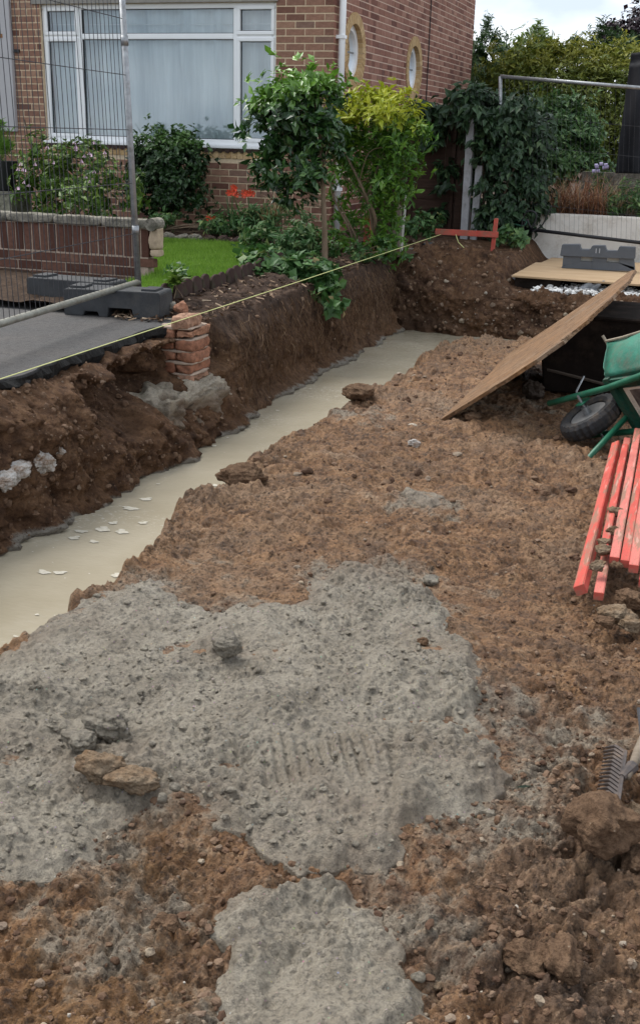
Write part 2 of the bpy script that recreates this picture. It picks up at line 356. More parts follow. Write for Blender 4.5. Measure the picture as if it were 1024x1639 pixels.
_cc = OSB.mix(OSB.ramp(OSB.noise(1.8,5,.6), [(.55,0),(.68,.55)]), _cc, (.20,.16,.12)); _cc = OSB.mix(OSB.ramp(OSB.noise(1.,6,.75,OSB.map((14,9,14))), [(.36,.85),(.46,0)]), _cc, (.055,.03,.017)); _cc = OSB.mix(OSB.ramp(OSB.voro(1.,OSB.map((26,14,26))), [(.10,.8),(.2,0)]), _cc, (.05,.028,.016)); OSB.col(_cc); OSB.bump(_a, .007, 1.); OSB = OSB.m
PLY = mat_wood('plywood', (.36,.235,.13), (.50,.36,.22), (2.5,34,34))
FENCEW = mat_wood('brown_fence_wood', (.032,.018,.013), (.065,.037,.026), (4,4,30))
POSTC = simple('concrete_post', (.30,.30,.31), .15, 9, .85, .2, bump=.003, dirt=(.16,.15,.13), dsc=5)
WHITEW = simple('white_render', (.68,.65,.60), .06, 5, .85, .2, bump=.004, bsc=40, dirt=(.42,.37,.31), dsc=3)
POLYB = simple('grey_plastic', (.085,.095,.11), .12, 6, .5, .4, dirt=(.17,.16,.15), dsc=9, dlo=.58, dhi=.75, damt=.5)
BLACKF = simple('black_fabric', (.014,.015,.019), .3, 4, .75, .25)
WGRAV = mat_brick('white_gravel', [(0,(.45,.44,.42)),(.6,(.68,.67,.65)),(1,(.8,.8,.78))], mott=.1)
PEB = mat_brick('pebbles', [(0,(.075,.044,.028)),(.5,(.135,.082,.050)),(.85,(.185,.122,.080)),(.94,(.23,.185,.14)),(.985,(.30,.24,.17)),(1,(.44,.41,.36))], mott=.5)
CLOD = mat_soil('clod', (.105,.062,.038), (.205,.128,.078), (.05,.028,.017)); GREYROCK = mat_concrete('concrete_lump', .85)
RUSTROCK = mat_soil('rusty_lump', (.17,.098,.05), (.30,.235,.165), (.10,.075,.055)); CHALK = simple('white_rubble', (.42,.41,.39), .25, 25, .9, .1, bump=.012, bsc=40, dirt=(.17,.11,.07), dsc=11, dlo=.42, dhi=.6, damt=.95)
YROCK = simple('yellow_stone', (.42,.29,.12), .3, 22, .9, .1, bump=.008, bsc=60, dirt=(.4,.38,.34), dsc=12)
BARK = mat_wood('bark', (.10,.068,.042), (.22,.165,.115), (30,30,5)); DBARK = mat_wood('dark_bark', (.035,.024,.016), (.09,.065,.045), (30,30,5))
STRING = simple('yellow_string', (.58,.60,.26), .1, 5, .7, .2)
CABLE = simple('black_cable', (.012,.012,.014), .2, 5, .5, .4); HOSE = simple('green_hose', (.02,.085,.05), .2, 5, .5, .4)
PLASTIC = simple('grey_sheeting', (.33,.34,.36), .15, 6, .35, .5)
EDGET = simple('edging_tile', (.055,.034,.03), .3, 12, .9, .15, bump=.006, dirt=(.05,.06,.03), dsc=8)
ROOFM = simple('roof_tile', (.16,.085,.065), .3, 6, .9, .1)
STEELR = simple('rake_steel', (.075,.062,.058), .35, 22, .55, .4, .4, dirt=(.16,.11,.075), dsc=16)
HANDLEW = mat_wood('grey_handle', (.12,.092,.066), (.21,.17,.13), (6,30,30))
GRASSM = mat_leaf('lawn_grass', [(0,(.09,.18,.02)),(.5,(.16,.29,.035)),(1,(.25,.38,.07))], None, .6, .3, .2)
LF_DARK = mat_leaf('camellia_leaf', [(0,(.010,.030,.009)),(.4,(.020,.058,.016)),(.75,(.045,.11,.026)),(.93,(.09,.18,.04)),(1,(.20,.22,.08))], ((.10,.23,.02),(.19,.36,.05)), .32, .2, .5)
LF_GOLD = mat_leaf('golden_leaf', [(0,(.03,.09,.012)),(.5,(.075,.18,.018)),(1,(.16,.29,.03))], ((.26,.33,.02),(.46,.46,.03)), .4, .3)
LF_ROUND = mat_leaf('shrub_leaf', [(0,(.008,.024,.008)),(.5,(.02,.052,.014)),(1,(.05,.105,.03))], ((.05,.12,.025),(.09,.17,.035)), .35, .15)
LF_COVER = mat_leaf('groundcover_leaf', [(0,(.02,.06,.015)),(.5,(.045,.115,.028)),(.8,(.08,.17,.045)),(.92,(.17,.20,.06)),(1,(.32,.17,.08))], None, .5, .25)
LF_FUCH = mat_leaf('fuchsia_leaf', [(0,(.03,.075,.012)),(.5,(.08,.15,.022)),(1,(.17,.24,.04))], None, .45, .25)
LF_IVY = mat_leaf('climber_leaf', [(0,(.010,.024,.011)),(.5,(.024,.055,.023)),(.85,(.05,.095,.038)),(1,(.10,.15,.065))], None, .45, .18, .35)
LF_HEDGE = mat_leaf('golden_hedge_leaf', [(0,(.045,.07,.010)),(.5,(.115,.15,.02)),(1,(.22,.24,.035))], ((.17,.19,.025),(.30,.29,.04)), .6, .25)
LF_TREE = mat_leaf('tree_leaf', [(0,(.012,.035,.01)),(.5,(.03,.07,.018)),(1,(.06,.115,.03))], None, .5, .2)
LF_PALE = mat_leaf('pale_leaf', [(0,(.06,.10,.025)),(.5,(.13,.19,.05)),(1,(.22,.28,.09))], None, .5, .35)
LF_PURP = mat_leaf('purple_leaf', [(0,(.012,.008,.012)),(1,(.05,.025,.035))], None, .5, .15)
LF_MID = mat_leaf('mid_leaf', [(0,(.025,.07,.022)),(.5,(.07,.15,.045)),(.85,(.14,.23,.07)),(1,(.28,.34,.10))], None, .45, .25)
LF_RED = mat_leaf('russet_grass', [(0,(.12,.045,.02)),(.5,(.24,.10,.05)),(1,(.36,.22,.12))], None, .6, .25); LF_STRAW = mat_leaf('straw_grass', [(0,(.16,.105,.045)),(.5,(.27,.20,.095)),(1,(.38,.31,.18))], None, .6, .25)
LF_LIME = mat_leaf('lime_conifer', [(0,(.07,.16,.015)),(1,(.18,.32,.05))], None, .6, .25)
LF_BLADE = mat_leaf('blade_leaf', [(0,(.035,.10,.03)),(.6,(.07,.16,.045)),(1,(.20,.24,.09))], None, .5, .25)
FL_RED = simple('red_flower', (.55,.06,.025), .2, 20, .6, .2); FL_PINK = simple('pink_flower', (.62,.42,.55), .25, 20, .6, .2); FL_LILAC = simple('lilac_flower', (.45,.40,.60), .2, 20, .6, .2)
DEBRIS = mat_brick('dry_debris', [(0,(.04,.025,.017)),(.45,(.10,.062,.04)),(.75,(.19,.125,.08)),(.93,(.30,.22,.15)),(1,(.42,.35,.26))], mott=.2)
ROOTM = mat_brick('root', [(0,(.04,.022,.013)),(.5,(.085,.048,.027)),(.85,(.14,.085,.048)),(1,(.22,.15,.095))], mott=.1)
FOAMM = simple('foam', (.50,.465,.39), .12, 60, .5, .3, dirt=(.37,.33,.25), dsc=40, dlo=.45, dhi=.6, damt=.9)
SHEDM = simple('pale_roof', (.36,.42,.50), .06, 4, .6, .3)
# ================================================================== GROUND
def struct(name, me): return tag(link(name, me), kind='structure')
g = P(); g.add([(-300,-300,-.75),(300,-300,-.75),(300,600,-.75),(-300,600,-.75)], [(0,1,2,3)])
tag(g.build('ground', YARD), kind='structure')

def lerp(x, a, b): return np.interp(x, a, b)
def Xedge(Y):
    e = lerp(Y, [-4,1.2,2.7,3.6,4.8,5.6,6.9,8.4,9.7,10.6], [-1.97,-1.97,-1.98,-2.02,-2.10,-2.13,-2.17,-2.05,-2.17,-2.17])
    return e + fbm(Y*3.1, Y*0+.5, 4, 91)*.17*ss(2.2,4.5,Y) + fbm(Y*9, Y*0+3.5, 3, 92)*.05
MAINP = [(-1.98,2.4),(-1.98,2.58),(-1.98,2.79),(-2.0,3.1),(-1.9,3.35),(-1.76,3.43),(-1.5,3.26),(-1.46,3.24),(-1.46,3.37),(-1.24,3.49),(-1.29,3.73),(-1.2,3.9),(-1.03,3.9),(-.82,3.78),(-.71,3.59),(-.66,3.41),(-.58,3.34),(-.52,3.19),(-.48,3.05),(-.48,2.89),(-.38,2.74),(-.34,2.62),(-.34,2.43),(-.4,2.35),(-.48,2.31),(-.52,2.22),(-.52,2.13),(-.66,2.08),(-.73,2.05),(-.78,2.07),(-.83,2.1),(-.91,2.1),(-.96,2.11),(-1.01,2.17),(-1.13,2.15),(-1.2,2.01),(-1.2,1.91),(-1.25,1.8),(-1.32,1.76),(-2.0,1.62)]
LOWP = [(-.82,1.85),(-.8,1.95),(-.73,2.035),(-.6,2.05),(-.52,2.0),(-.45,1.9),(-.36,1.8),(-.33,1.55),(-.36,1.3),(-.68,1.3),(-.68,1.55),(-.72,1.65)]
SPLP = [(-1.23,4.91),(-1.18,4.99),(-1.11,4.97),(-1.0,4.76),(-1.08,4.71),(-1.16,4.77)]
EDGP = [(-2.12,6.29),(-2.16,6.72),(-1.97,6.96),(-1.73,6.69),(-1.67,6.2),(-1.82,6.05)]
def sdist(x, y, poly):
    ins = np.zeros(x.shape, bool); d = np.full(x.shape, 9.)
    n = len(poly)
    for i in range(n):
        (x0,y0),(x1,y1) = poly[i], poly[(i+1)%n]
        c = ((y0 > y) != (y1 > y)) & (x < (x1-x0)*(y-y0)/(y1-y0+1e-12)+x0); ins ^= c
        vx, vy = x1-x0, y1-y0; t = np.clip(((x-x0)*vx+(y-y0)*vy)/(vx*vx+vy*vy), 0, 1)
        d = np.minimum(d, np.hypot(x-x0-t*vx, y-y0-t*vy))
    return np.where(ins, d, -d)
def spill(x, y):
    wx = x+fbm(x*11, y*11, 3, 41)*.055; wy = y+fbm(x*11+40, y*11, 3, 42)*.055
    return sdist(wx, wy, MAINP), sdist(wx, wy, LOWP), sdist(wx, wy, SPLP), sdist(wx, wy, EDGP)
def base_h(x, y):
    return lerp(y, [-4,3.5,7,10.6], [0,0,-.06,-.13]) + fbm(x*1.1, y*1.1, 3, 5)*.07 + fbm(x*3.3, y*3.3, 3, 8)*.03
def clay_full(x, y):
    dm, dl, dsp, de = spill(x, y); dd = np.maximum(dm, dl); dd = np.maximum(dd, dsp)
    cover = ss(-.01, .03, dd)
    b = base_h(x, y)
    de_ = x-Xedge(y)
    rough = .35 + .55*ss(2.3,1.8,y) + .6*ss(-.5,-.15,x)*ss(4.6,3.4,y) + .8*ss(.35,.05,de_) + .5*ss(9,10.4,y)
    rough *= .55+.9*np.clip(fbm(x*2.3, y*2.3, 2, 77)+.5, 0, 1)
    wxx, wyy = x+fbm(x*8,y*8,3,3)*.07, y+fbm(x*8+9,y*8,3,4)*.07
    f1, f2, idv = cells(wxx*8, wyy*8, 11); lump = np.clip((f2-f1)*1.8, 0, 1)**.6*(.25+.75*idv)
    wxx, wyy = x+fbm(x*24,y*24,3,6)*.022, y+fbm(x*24+9,y*24,3,7)*.022
    f1, f2, idv = cells(wxx*24, wyy*24, 21); lumpb = np.clip((f2-f1)*1.8, 0, 1)**.6*(.2+.8*idv)
    f1, f2, idv = cells(wxx*58, wyy*58, 25); lumpc = np.clip((f2-f1)*1.7, 0, 1)**.6*(.2+.8*idv)
    patch = ss(-.25,.25,fbm(x*3.1,y*3.1,3,78))
    far_ = 1-.5*ss(3.8,5.0,y); n = (lump-.4)*.034*rough + (lumpb-.4)*.020*far_*(.35+.65*rough)*(.3+.9*patch) + (lumpc-.4)*.011*far_*(.6+.4*rough)*(.4+.8*(1-patch)) + fbm(x*16, y*16, 5, 51, .6)*.03*(.4+.6*rough)
    smear = (fbm(x*9, y*18, 4, 61, .6)*.028 + fbm(x*34, y*50, 3, 62)*.012)*ss(3.6,4.4,y)
    h = b + (n + smear)*(1-.9*cover)
    f = ss(-.15, .03, de_ + fbm(x*7,y*7,3,71)*.07); h = h*f + (-.55)*(1-f)
    ye = 10.42 + fbm(x*2.4, x*0, 3, 72)*.5; g_ = ss(ye+.22, ye-.04, y); h = h*g_ + (-.55)*(1-g_)
    h = h - .05*ss(2.25,2.0,y)*np.exp(-(((x+.95)/.12)**2+((y-1.93)/.13)**2))
    nz_ = fbm(x*4, y*4, 3, 81)
    grey = .46*ss(-.30,0,dd) + .42*ss(-.1,.05,de)
    grey = np.maximum(grey, .47*ss(.55,.15,np.hypot((x+.33)/1.0,(y-2.75)/1.5)))
    grey = np.maximum(grey, .44*ss(.4,.1,np.hypot((x+.45)/1., (y-1.9)/1.3)))
    grey = np.maximum(grey, .40*ss(.4,.1,np.hypot((x+.95)/1.5,(y-1.75)/1.)))
    grey = np.maximum(grey, .36*ss(.5,.1,np.hypot((x+1.55)/1.1,(y-3.75)/.9))); grey = np.maximum(grey, .34*ss(.6,.2,np.hypot((x+1.2)/1.2,(y-7.3)/2.)))
    grey = np.maximum(grey, .42*ss(.22,.05,np.hypot((x+.62),(y-3.85)))); grey = grey + nz_*.35
    rust = ss(.6,.1,np.hypot((x+1.0)/1.4,(y-1.55)/1.)) + .8*ss(.35,.1,np.hypot(x+1.0,(y-2.05)/.6)); rust = np.clip(rust*(.55+nz_*1.6), 0, 1)
    dark = .9*ss(.5,.12,np.hypot((x+.22)/1.2,(y-1.75)/1.)) + .6*ss(.4,.1,np.hypot((x+.15),(y-2.3)/.8)) + .5*ss(.5,.2,np.hypot((x+.35)/.9,(y-3.2)/1.3)) + .6*ss(.16,.03,np.hypot(x+.93,y-1.92)); dark = np.clip(dark*(.6+nz_*1.5), 0, 1)
    return h, grey, rust, dark
xs = np.concatenate([np.arange(-2.42,-1.7,.0065), np.arange(-1.7, .34, .0048), np.linspace(.36, 4.5, 40)])
ys = [-4.0]
while ys[-1] < 1.15: ys.append(ys[-1]+.12)
ys.append(1.25)
while ys[-1] < 10.75: ys.append(ys[-1]+max(.0048, .00036*ys[-1]**2))
ys = np.array(ys)
GX, GY = np.meshgrid(xs, ys)
H_, gr_, ru_, dk_ = clay_full(GX, GY)
V = np.stack([GX, GY, H_], -1).reshape(-1,3)
struct('clay_ground', npmesh('clay_ground', V, gridfaces(len(ys), len(xs)), CLAY, True, {'grey':gr_, 'rust':ru_, 'dark':dk_}))
def clay_at(x, y):
    return float(clay_full(np.array([[x]], float), np.array([[y]], float))[0][0,0])

# spilled wet concrete, lying on the clay
def conc_full(x, y, d, thick, soft):
    b = base_h(x, y)
    t = thick*ss(-.012, soft, d)*(1+.45*np.exp(-((d-.03)/.03)**2))
    wx_, wy_ = x+fbm(x*25,y*25,2,111)*.012, y+fbm(x*25+7,y*25,2,112)*.012
    coarse = ss(-.18,.22,fbm(x*2.6,y*2.6,3,104))
    c1, c2, cid = cells(wx_*30, wy_*30, 113)
    ag = domes(wx_*46, wy_*46, 101, .8, .3, .62)*.012*(.45+1.1*coarse) + domes(wx_*19, wy_*19, 105, .5, .2, .5)*.026*coarse + np.clip((c2-c1)*1.8,0,1)**.6*(cid-.3)*.010*(.5+coarse)
    n = fbm(x*4, y*4, 3, 106)*.045 + fbm(x*13, y*13, 4, 107, .6)*.022 + fbm(x*50,y*50,2,109)*.008 + ag
    a = math.radians(28); u = (x+.80)*math.cos(a)+(y-2.47)*math.sin(a); v = -(x+.80)*math.sin(a)+(y-2.47)*math.cos(a)
    w = ss(.19,.10,np.abs(u)+fbm(x*8,y*8,2,114)*.06)*ss(.15,.05,np.abs(v)+fbm(x*8,y*8,2,115)*.12); rk = np.sin(u*2*math.pi/.030+fbm(x*9,y*9,2,108)*1.8)*.008*w
    n = n*(1-.5*w)
    tr = np.hypot(x-(-.62-(y-2.5)*.25), 0*y); n = n - .012*np.exp(-(tr/.014)**2)*ss(2.2,2.3,y)*ss(2.75,2.65,y)
    h = b + t + (n+rk)*ss(-.02,.05,d)
    edge = x-Xedge(y); f = ss(-.13, .04, edge+fbm(x*7,y*7,3,71)*.06); h = h*f + (-.5)*(1-f)
    return np.where(d < -.005, b-.05, h)
xc = np.arange(-2.2, -.25, .0045); yc = [1.3]
while yc[-1] < 4.05: yc.append(yc[-1]+max(.0043, .00038*yc[-1]**2))
yc = np.array(yc)
def spill_obj(name, poly_i, thick, soft, xr, yr, label, cat):
    X_, Y_ = np.meshgrid(xr, yr); d = spill(X_, Y_)[poly_i]
    H = conc_full(X_, Y_, d, thick, soft)
    br = np.clip(ss(.10,-.02,d)*.5 + fbm(X_*3.1,Y_*3.1,4,110)*1.1 - .05, 0, .8)
    Fs = gridfaces(len(yr), len(xr)); keep = (d.ravel()[Fs] > -.012).any(1); Fs = Fs[keep]
    u, inv = np.unique(Fs, return_inverse=True)
    me = npmesh(name, np.stack([X_,Y_,H],-1).reshape(-1,3)[u], inv.reshape(Fs.shape), CONC, True, {'brown':br.ravel()[u]})
    return tag(link(name, me), label, cat)
spill_obj('concrete_spill', 0, .024, .10, xc, yc, 'large spread of wet grey concrete with rake marks on the clay', 'concrete')
spill_obj('concrete_spill', 1, .024, .06, xc, yc[yc < 2.2], 'smaller tongue of grey concrete at the bottom of the picture', 'concrete')
spill_obj('concrete_spill', 2, .016, .03, np.arange(-1.35,-.9,.006), np.arange(4.6,5.1,.009), 'small splash of grey concrete alone on brown clay', 'concrete')

# milky water standing in the L-shaped trench
wx, wy = np.meshgrid(np.linspace(-3.5,-1.6,30), np.linspace(-2,11.7,120))
V = np.stack([wx, wy, 0*wx-.3], -1).reshape(-1,3); F1 = gridfaces(120,30)
wx2, wy2 = np.meshgrid(np.linspace(-1.6,4.5,40), np.linspace(10.0,11.7,16)); V2 = np.stack([wx2, wy2, 0*wx2-.3], -1).reshape(-1,3)
struct('trench_water', npmesh('trench_water', np.concatenate([V,V2]), np.concatenate([F1, gridfaces(16,40)+len(V)]), WATER))
fm = P()
for px, py, r in [(208,815,.055),(165,848,.05),(195,852,.045),(70,917,.04),(97,918,.035),(187,922,.035),(130,852,.04),(182,838,.03),(120,862,.035),(235,800,.04),(230,838,.03),(150,868,.03),(300,800,.03),(345,778,.03),(60,985,.012),(25,1020,.014)]+[(RNG.uniform(250,560), None, RNG.uniform(.012,.022)) for i in range(26)]:
    if py is None: py = 960-.62*px+RNG.uniform(-25,35)-60
    c = atz(px, py, -.3); k = 28; ph = RNG.uniform(0,6); r *= .62
    fm.add([(c[0]+r*math.cos(a)*(1+.28*math.sin(3*a+ph)+.16*math.sin(7*a+2*ph)+.1*math.sin(11*a))*1.2, c[1]+r*math.sin(a)*(1+.35*math.cos(2*a+ph)), -.2965) for a in [2*math.pi*i/k for i in range(k)]], [tuple(range(k))])
tag(fm.build('foam', FOAMM), 'patches of white foam floating on the milky trench water', 'foam', kind='stuff')

# left trench bank: cut face under tarmac, then garden soil with roots
yb = np.linspace(-1.0, 11.5, 900); nt_ = 110
DR = np.array([(-2.98,-.6),(-2.99,-.28),(-3.02,0),(-3.13,.30),(-3.17,.345),(-3.4,.352),(-3.9,.355)]); GD = np.array([(-2.98,-.6),(-3.0,-.28),(-3.03,0),(-3.06,.24),(-3.13,.385),(-3.32,.46),(-3.9,.49)])
tt = np.linspace(0,1,nt_); key = np.array([0,.10,.30,.58,.66,.78,1.])
Pd = np.stack([np.interp(tt,key,DR[:,i]) for i in (0,1)],-1); Pg = np.stack([np.interp(tt,key,GD[:,i]) for i in (0,1)],-1)
YB, TB = np.meshgrid(yb, tt); w = ss(6.45,7.0,YB)[...,None]
PX = (Pd[:,None]*(1-w)+Pg[:,None]*w); X0, Z0 = PX[...,0], PX[...,1]
face = ss(.66,.56,TB); zone = w[...,0]
def blob(y0,y1,z0,z1,s=.08): return ss(y0-s,y0+s,YB)*ss(y1+s,y1-s,YB)*ss(z0-s*.8,z0+s*.8,Z0)*ss(z1+s*.8,z1-s*.8,Z0)
f1, f2, idv = cells(YB*7+fbm(YB*9,Z0*9,2,13), Z0*7+fbm(YB*9+5,Z0*9,2,14), 15); lump = np.clip((f2-f1)*1.5,0,1)**.7*(.3+.7*idv)
f1b, f2b, idb = cells(YB*20, Z0*20, 19); lb = np.clip((f2b-f1b)*1.5,0,1)*idb
dx = fbm(YB*1.7, Z0*2.1, 3, 17)*.09 + fbm(YB*6, Z0*6, 5, 16, .62)*.085*(1-.45*zone) + np.clip((f2b-f1b)*1.7,0,1)**.6*idb*.030*(1-.4*zone) + lump*.02*(1-zone)
dx += zone*(fbm(YB*17, Z0*3.0, 3, 23)*.045)
YBo, Z0o = YB, Z0; YB = YBo+fbm(YBo*5,Z0o*5,4,311)*.35; Z0 = Z0o+fbm(YBo*5+9,Z0o*5,4,312)*.22
cave = blob(5.2,6.3,.0,.28,.10); YB, Z0 = YBo, Z0o
dx += -.20*cave + .08*ss(.14,-.06,Z0)*ss(4.6,5.2,YB)*ss(6.2,5.8,YB) + (.07*ss(-.10,-.2,Z0+fbm(YB*4,Z0*4,3,313)*.15) - .03*ss(-.1,.0,Z0)*ss(.2,.1,Z0))*ss(5.7,6.0,YB)*ss(7.0,6.9,YB) + .05*blob(3.5,5.05,.08,.3)
dx += -.13*blob(5.85,6.95,.10,.42,.05)
lip = np.exp(-((Z0+.285)/.04)**2)*np.clip(.8+fbm(YB*2.7,YB*0,3,27)*1.5,0,1); dx += lip*.085
XB = X0 + dx*face; ZB = Z0 + (1-face)*(fbm(X0*9,YB*9,4,28)*.05+lb*.01)
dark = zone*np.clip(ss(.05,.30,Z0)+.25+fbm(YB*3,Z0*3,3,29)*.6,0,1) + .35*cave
grey = np.clip(lip*.75 + .5*ss(-.27,-.31,Z0) + .28*blob(4.0,5.2,-.1,.03)*1., 0, 1)
V = np.stack([XB,YB,ZB],-1).reshape(-1,3)
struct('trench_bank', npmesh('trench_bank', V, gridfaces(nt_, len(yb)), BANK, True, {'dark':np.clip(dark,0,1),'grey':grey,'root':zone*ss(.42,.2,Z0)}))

BANKQ = [('bank_crumbs', V, (ZB > -.27) & (YB > 3.2) & (TB < .7) & ((YB < 6.9) | (RNG.uniform(0,1,YB.shape) < .25)), 1500, .005, .022, 'soil crumbs and stones stuck in the driveway side trench bank', 420)]
# bank at the far end of the trench and the yard behind it
xb = np.linspace(-3.35, 3.5, 560); BK = np.array([(11.17,-.6),(11.24,-.28),(11.31,.06),(11.38,.11),(11.62,.135),(12.0,.145),(13.0,.16),(15.0,.30)]); BL = np.array([(11.17,-.6),(11.22,-.28),(11.28,.2),(11.33,.34),(11.6,.40),(12.0,.43),(13.0,.45),(15.0,.48)])
key = np.array([0,.10,.38,.45,.58,.70,.82,1.]); tt = np.linspace(0,1,130)
XK, TK = np.meshgrid(xb, tt); wl = ss(-2.35,-2.95,XK)
Y0 = np.interp(TK,key,BK[:,0])*(1-wl)+np.interp(TK,key,BL[:,0])*wl; Z0 = np.interp(TK,key,BK[:,1])*(1-wl)+np.interp(TK,key,BL[:,1])*wl
rise = ss(-1.85,-2.1,XK)*(1-wl)*ss(11.4,12.0,Y0); Z0 = Z0 + .23*rise
face = ss(.46,.38,TK)
f1, f2, idv = cells(XK*6+fbm(XK*9,TK*9,2,113), Y0*6+Z0*6, 115); lump = np.clip((f2-f1)*1.5,0,1)**.7*(.3+.7*idv)
f1b, f2b, idb = cells(XK*21, (Y0+Z0)*21, 119); lb = np.clip((f2b-f1b)*1.5,0,1)*idb
nn = fbm(XK*2.2,(Y0+Z0)*2.2,4,117)*.13+(lump*.05+lb*.035)*(1-.75*face)+fbm(XK*9,(Y0+Z0)*9,4,118,.6)*.06
YK = Y0 - nn*face; ZK = Z0 + (1-face)*nn*1.1*ss(13.2,12.2,Y0)*(1-.85*ss(-2.0,-1.75,XK)*ss(11.42,11.55,Y0))
dark = np.clip(.12+.5*wl-.15*ss(.40,.5,TK)+fbm(XK*2,TK*6,3,120)*.7,0,1); grey = np.clip(ss(.40,.47,TK)*ss(.75,.55,TK)*(.30+fbm(XK*3,TK*9,3,121)*.7)*(1-.7*wl),0,.34)
V = np.stack([XK,YK,ZK],-1).reshape(-1,3)
struct('back_bank', npmesh('back_bank', V, gridfaces(130,560), BANK, True, {'dark':dark,'grey':grey,'root':np.zeros_like(dark)}))

# crumbs and stones stuck in the two cut banks
def stuck(name, Vb, mask, n, smin, smax, label, seed):
    rng = np.random.default_rng(seed); ids = np.flatnonzero(mask.ravel()); c = Vb[rng.choice(ids, n)]
    s = smin*(smax/smin)**(rng.uniform(0,1,n)**2.5); lib = np.stack([rockv(I2, rng, 7, .3) for i in range(24)])[rng.integers(0,24,n)]
    V_ = (lib*s[:,None,None]*rng.uniform(.7,1.25,(n,1,3))+c[:,None,:]).reshape(-1,3); nv = len(I2[0])
    o = link(name, npmesh(name, V_, (I2[1][None]+np.arange(n)[:,None,None]*nv).reshape(-1,3), PEB, False, {'rnd':np.repeat(np.where(rng.uniform(0,1,n) < .04, rng.uniform(.85,1,n), rng.uniform(0,1,n)**1.6*.5),nv)}))
    return tag(o, label, 'crumbs', kind='stuff')
BANKQ.append(('bank_crumbs', V, (TK > .12) & (YK < 13.4) & ((XK < -1.9) | (YK < 11.6)), 2200, .006, .028, 'soil crumbs and stones on the far trench bank', 421))

# garden soil and the earth further back
def sheet(name, x0, x1, y0, y1, z, nx, ny, mat, amp=.03, seed=1, zf=None):
    X_, Y_ = np.meshgrid(np.linspace(x0,x1,nx), np.linspace(y0,y1,ny)); Z_ = z + fbm(X_*4,Y_*4,4,seed)*amp
    if zf is not None: Z_ = Z_ + zf(X_, Y_)
    return struct(name, npmesh(name, np.stack([X_,Y_,Z_],-1).reshape(-1,3), gridfaces(ny,nx), mat))
sheet('garden_soil', -14, -3.55, 6.6, 14.6, .47, 220, 200, SOIL, .05, 201, lambda x,y: .05*ss(10.8,11.6,y))
sheet('garden_soil', -3.75, -2.9, 11.3, 15.0, .45, 60, 90, SOIL, .05, 203)
sheet('back_garden', -30, 30, 14.4, 60, .42, 60, 40, SOIL, .1, 202)

# driveway of tarmac with a ragged cut edge
edge = []
for y in np.arange(-4, 6.72, .035):
    edge.append((-3.215 - .012*(y-4) + float(fbm(np.array([y*4.]),np.array([.2]),4,301)[0])*.06, y))
edge += [(-3.42,6.78),(-3.62,6.86),(-3.9,7.0),(-4.1,7.25),(-4.25,8.0),(-14,8.0),(-14,-4)]
d = P(); d.prism(edge, 2, .362, .418)
tag(d.build('driveway', TARMAC), kind='structure')
e_ = P(); k = len(edge)-7
ej = lambda y,k: float(fbm(np.array([y*9.]),np.array([k*3.1]),4,330,.65)[0])
Vt = [(x+.012+ej(y,1)*.02, y, .41) for x, y in edge[:k]] + [(x+.02+ej(y,2)*.05, y, .375+ej(y,4)*.015) for x, y in edge[:k]] + [(x-.005, y, .335+ej(y,3)*.03) for x, y in edge[:k]]
e_.add(Vt, [(i,i+1,k+i+1,k+i) for i in range(k-1)]+[(k+i,k+i+1,2*k+i+1,2*k+i) for i in range(k-1)])
tag(e_.build('driveway_edge', TARDARK), kind='structure')

# lawn: turf sheet and blades
LAWN = [(-3.60,7.25),(-3.58,8.2),(-3.62,9.3),(-3.85,10.2),(-4.5,11.0),(-9,10.9),(-9,8.3),(-4.2,8.3),(-4.12,7.35)]
tf = P(); tf.prism(LAWN, 2, .40, .505); tag(tf.build('turf_base', simple('turf',(.06,.105,.02),.3,12,.9,.1)), kind='structure')
n = 90000; bx_, by_ = RNG.uniform(-6.6,-3.55,n), RNG.uniform(7.25,11.05,n)
ins = sdist(bx_, by_, LAWN) > .0; bx_, by_ = bx_[ins], by_[ins]; n = len(bx_)
an = RNG.uniform(0,6.283,n); hh = RNG.uniform(.02,.05,n)*(1+.5*fbm(bx_*3,by_*3,2,9)); wd = .0035
b0 = np.stack([bx_-np.cos(an)*wd, by_-np.sin(an)*wd, np.full(n,.50)],-1); b1 = np.stack([bx_+np.cos(an)*wd, by_+np.sin(an)*wd, np.full(n,.50)],-1)
tp = np.stack([bx_+RNG.normal(0,.014,n), by_+RNG.normal(0,.014,n), .50+hh],-1)
V = np.stack([b0,b1,tp],1).reshape(-1,3); rn = np.repeat(np.clip(RNG.uniform(0,1,n)*.6+.4*(fbm(bx_*2,by_*2,3,10)+.5),0,1),3)
o = link('grass', npmesh('grass', V, np.arange(3*n).reshape(-1,3), GRASSM, False, {'rnd':rn})); tag(o, 'short bright green lawn grass in the front garden', 'grass', kind='stuff')

# ================================================================== rocks, clods, rubble
def ico(sub):
    bm = bmesh.new(); bmesh.ops.create_icosphere(bm, subdivisions=sub, radius=1); bm.verts.ensure_lookup_table()
    v = np.array([x.co[:] for x in bm.verts]); f = np.array([[q.index for q in p.verts] for p in bm.faces]); bm.free(); return v, f
I1, I2, I4 = ico(1), ico(2), ico(5)
def rockv(base, rng, cuts=9, rough=.22, amin=.62):
    v = base[0].copy()
    for i in range(cuts):
        nrm = rng.normal(size=3); nrm /= np.linalg.norm(nrm); h = rng.uniform(amin, .95); dd = v@nrm
        v = v - np.outer(np.maximum(dd-h, 0), nrm)*.92
    if rough:
        s = rng.uniform(0,50); sd0 = int(rng.integers(0,900)); a = (fbm(v[:,0]*1.9+s, v[:,1]*1.9-s, 6, sd0, .62)+fbm(v[:,1]*1.9+s, v[:,2]*1.9+s, 6, sd0+9, .62)+fbm(v[:,2]*1.9-s, v[:,0]*1.9+s, 6, sd0+19, .62))*.62; v = v*(1+a*rough*1.6)[:,None]
    return v
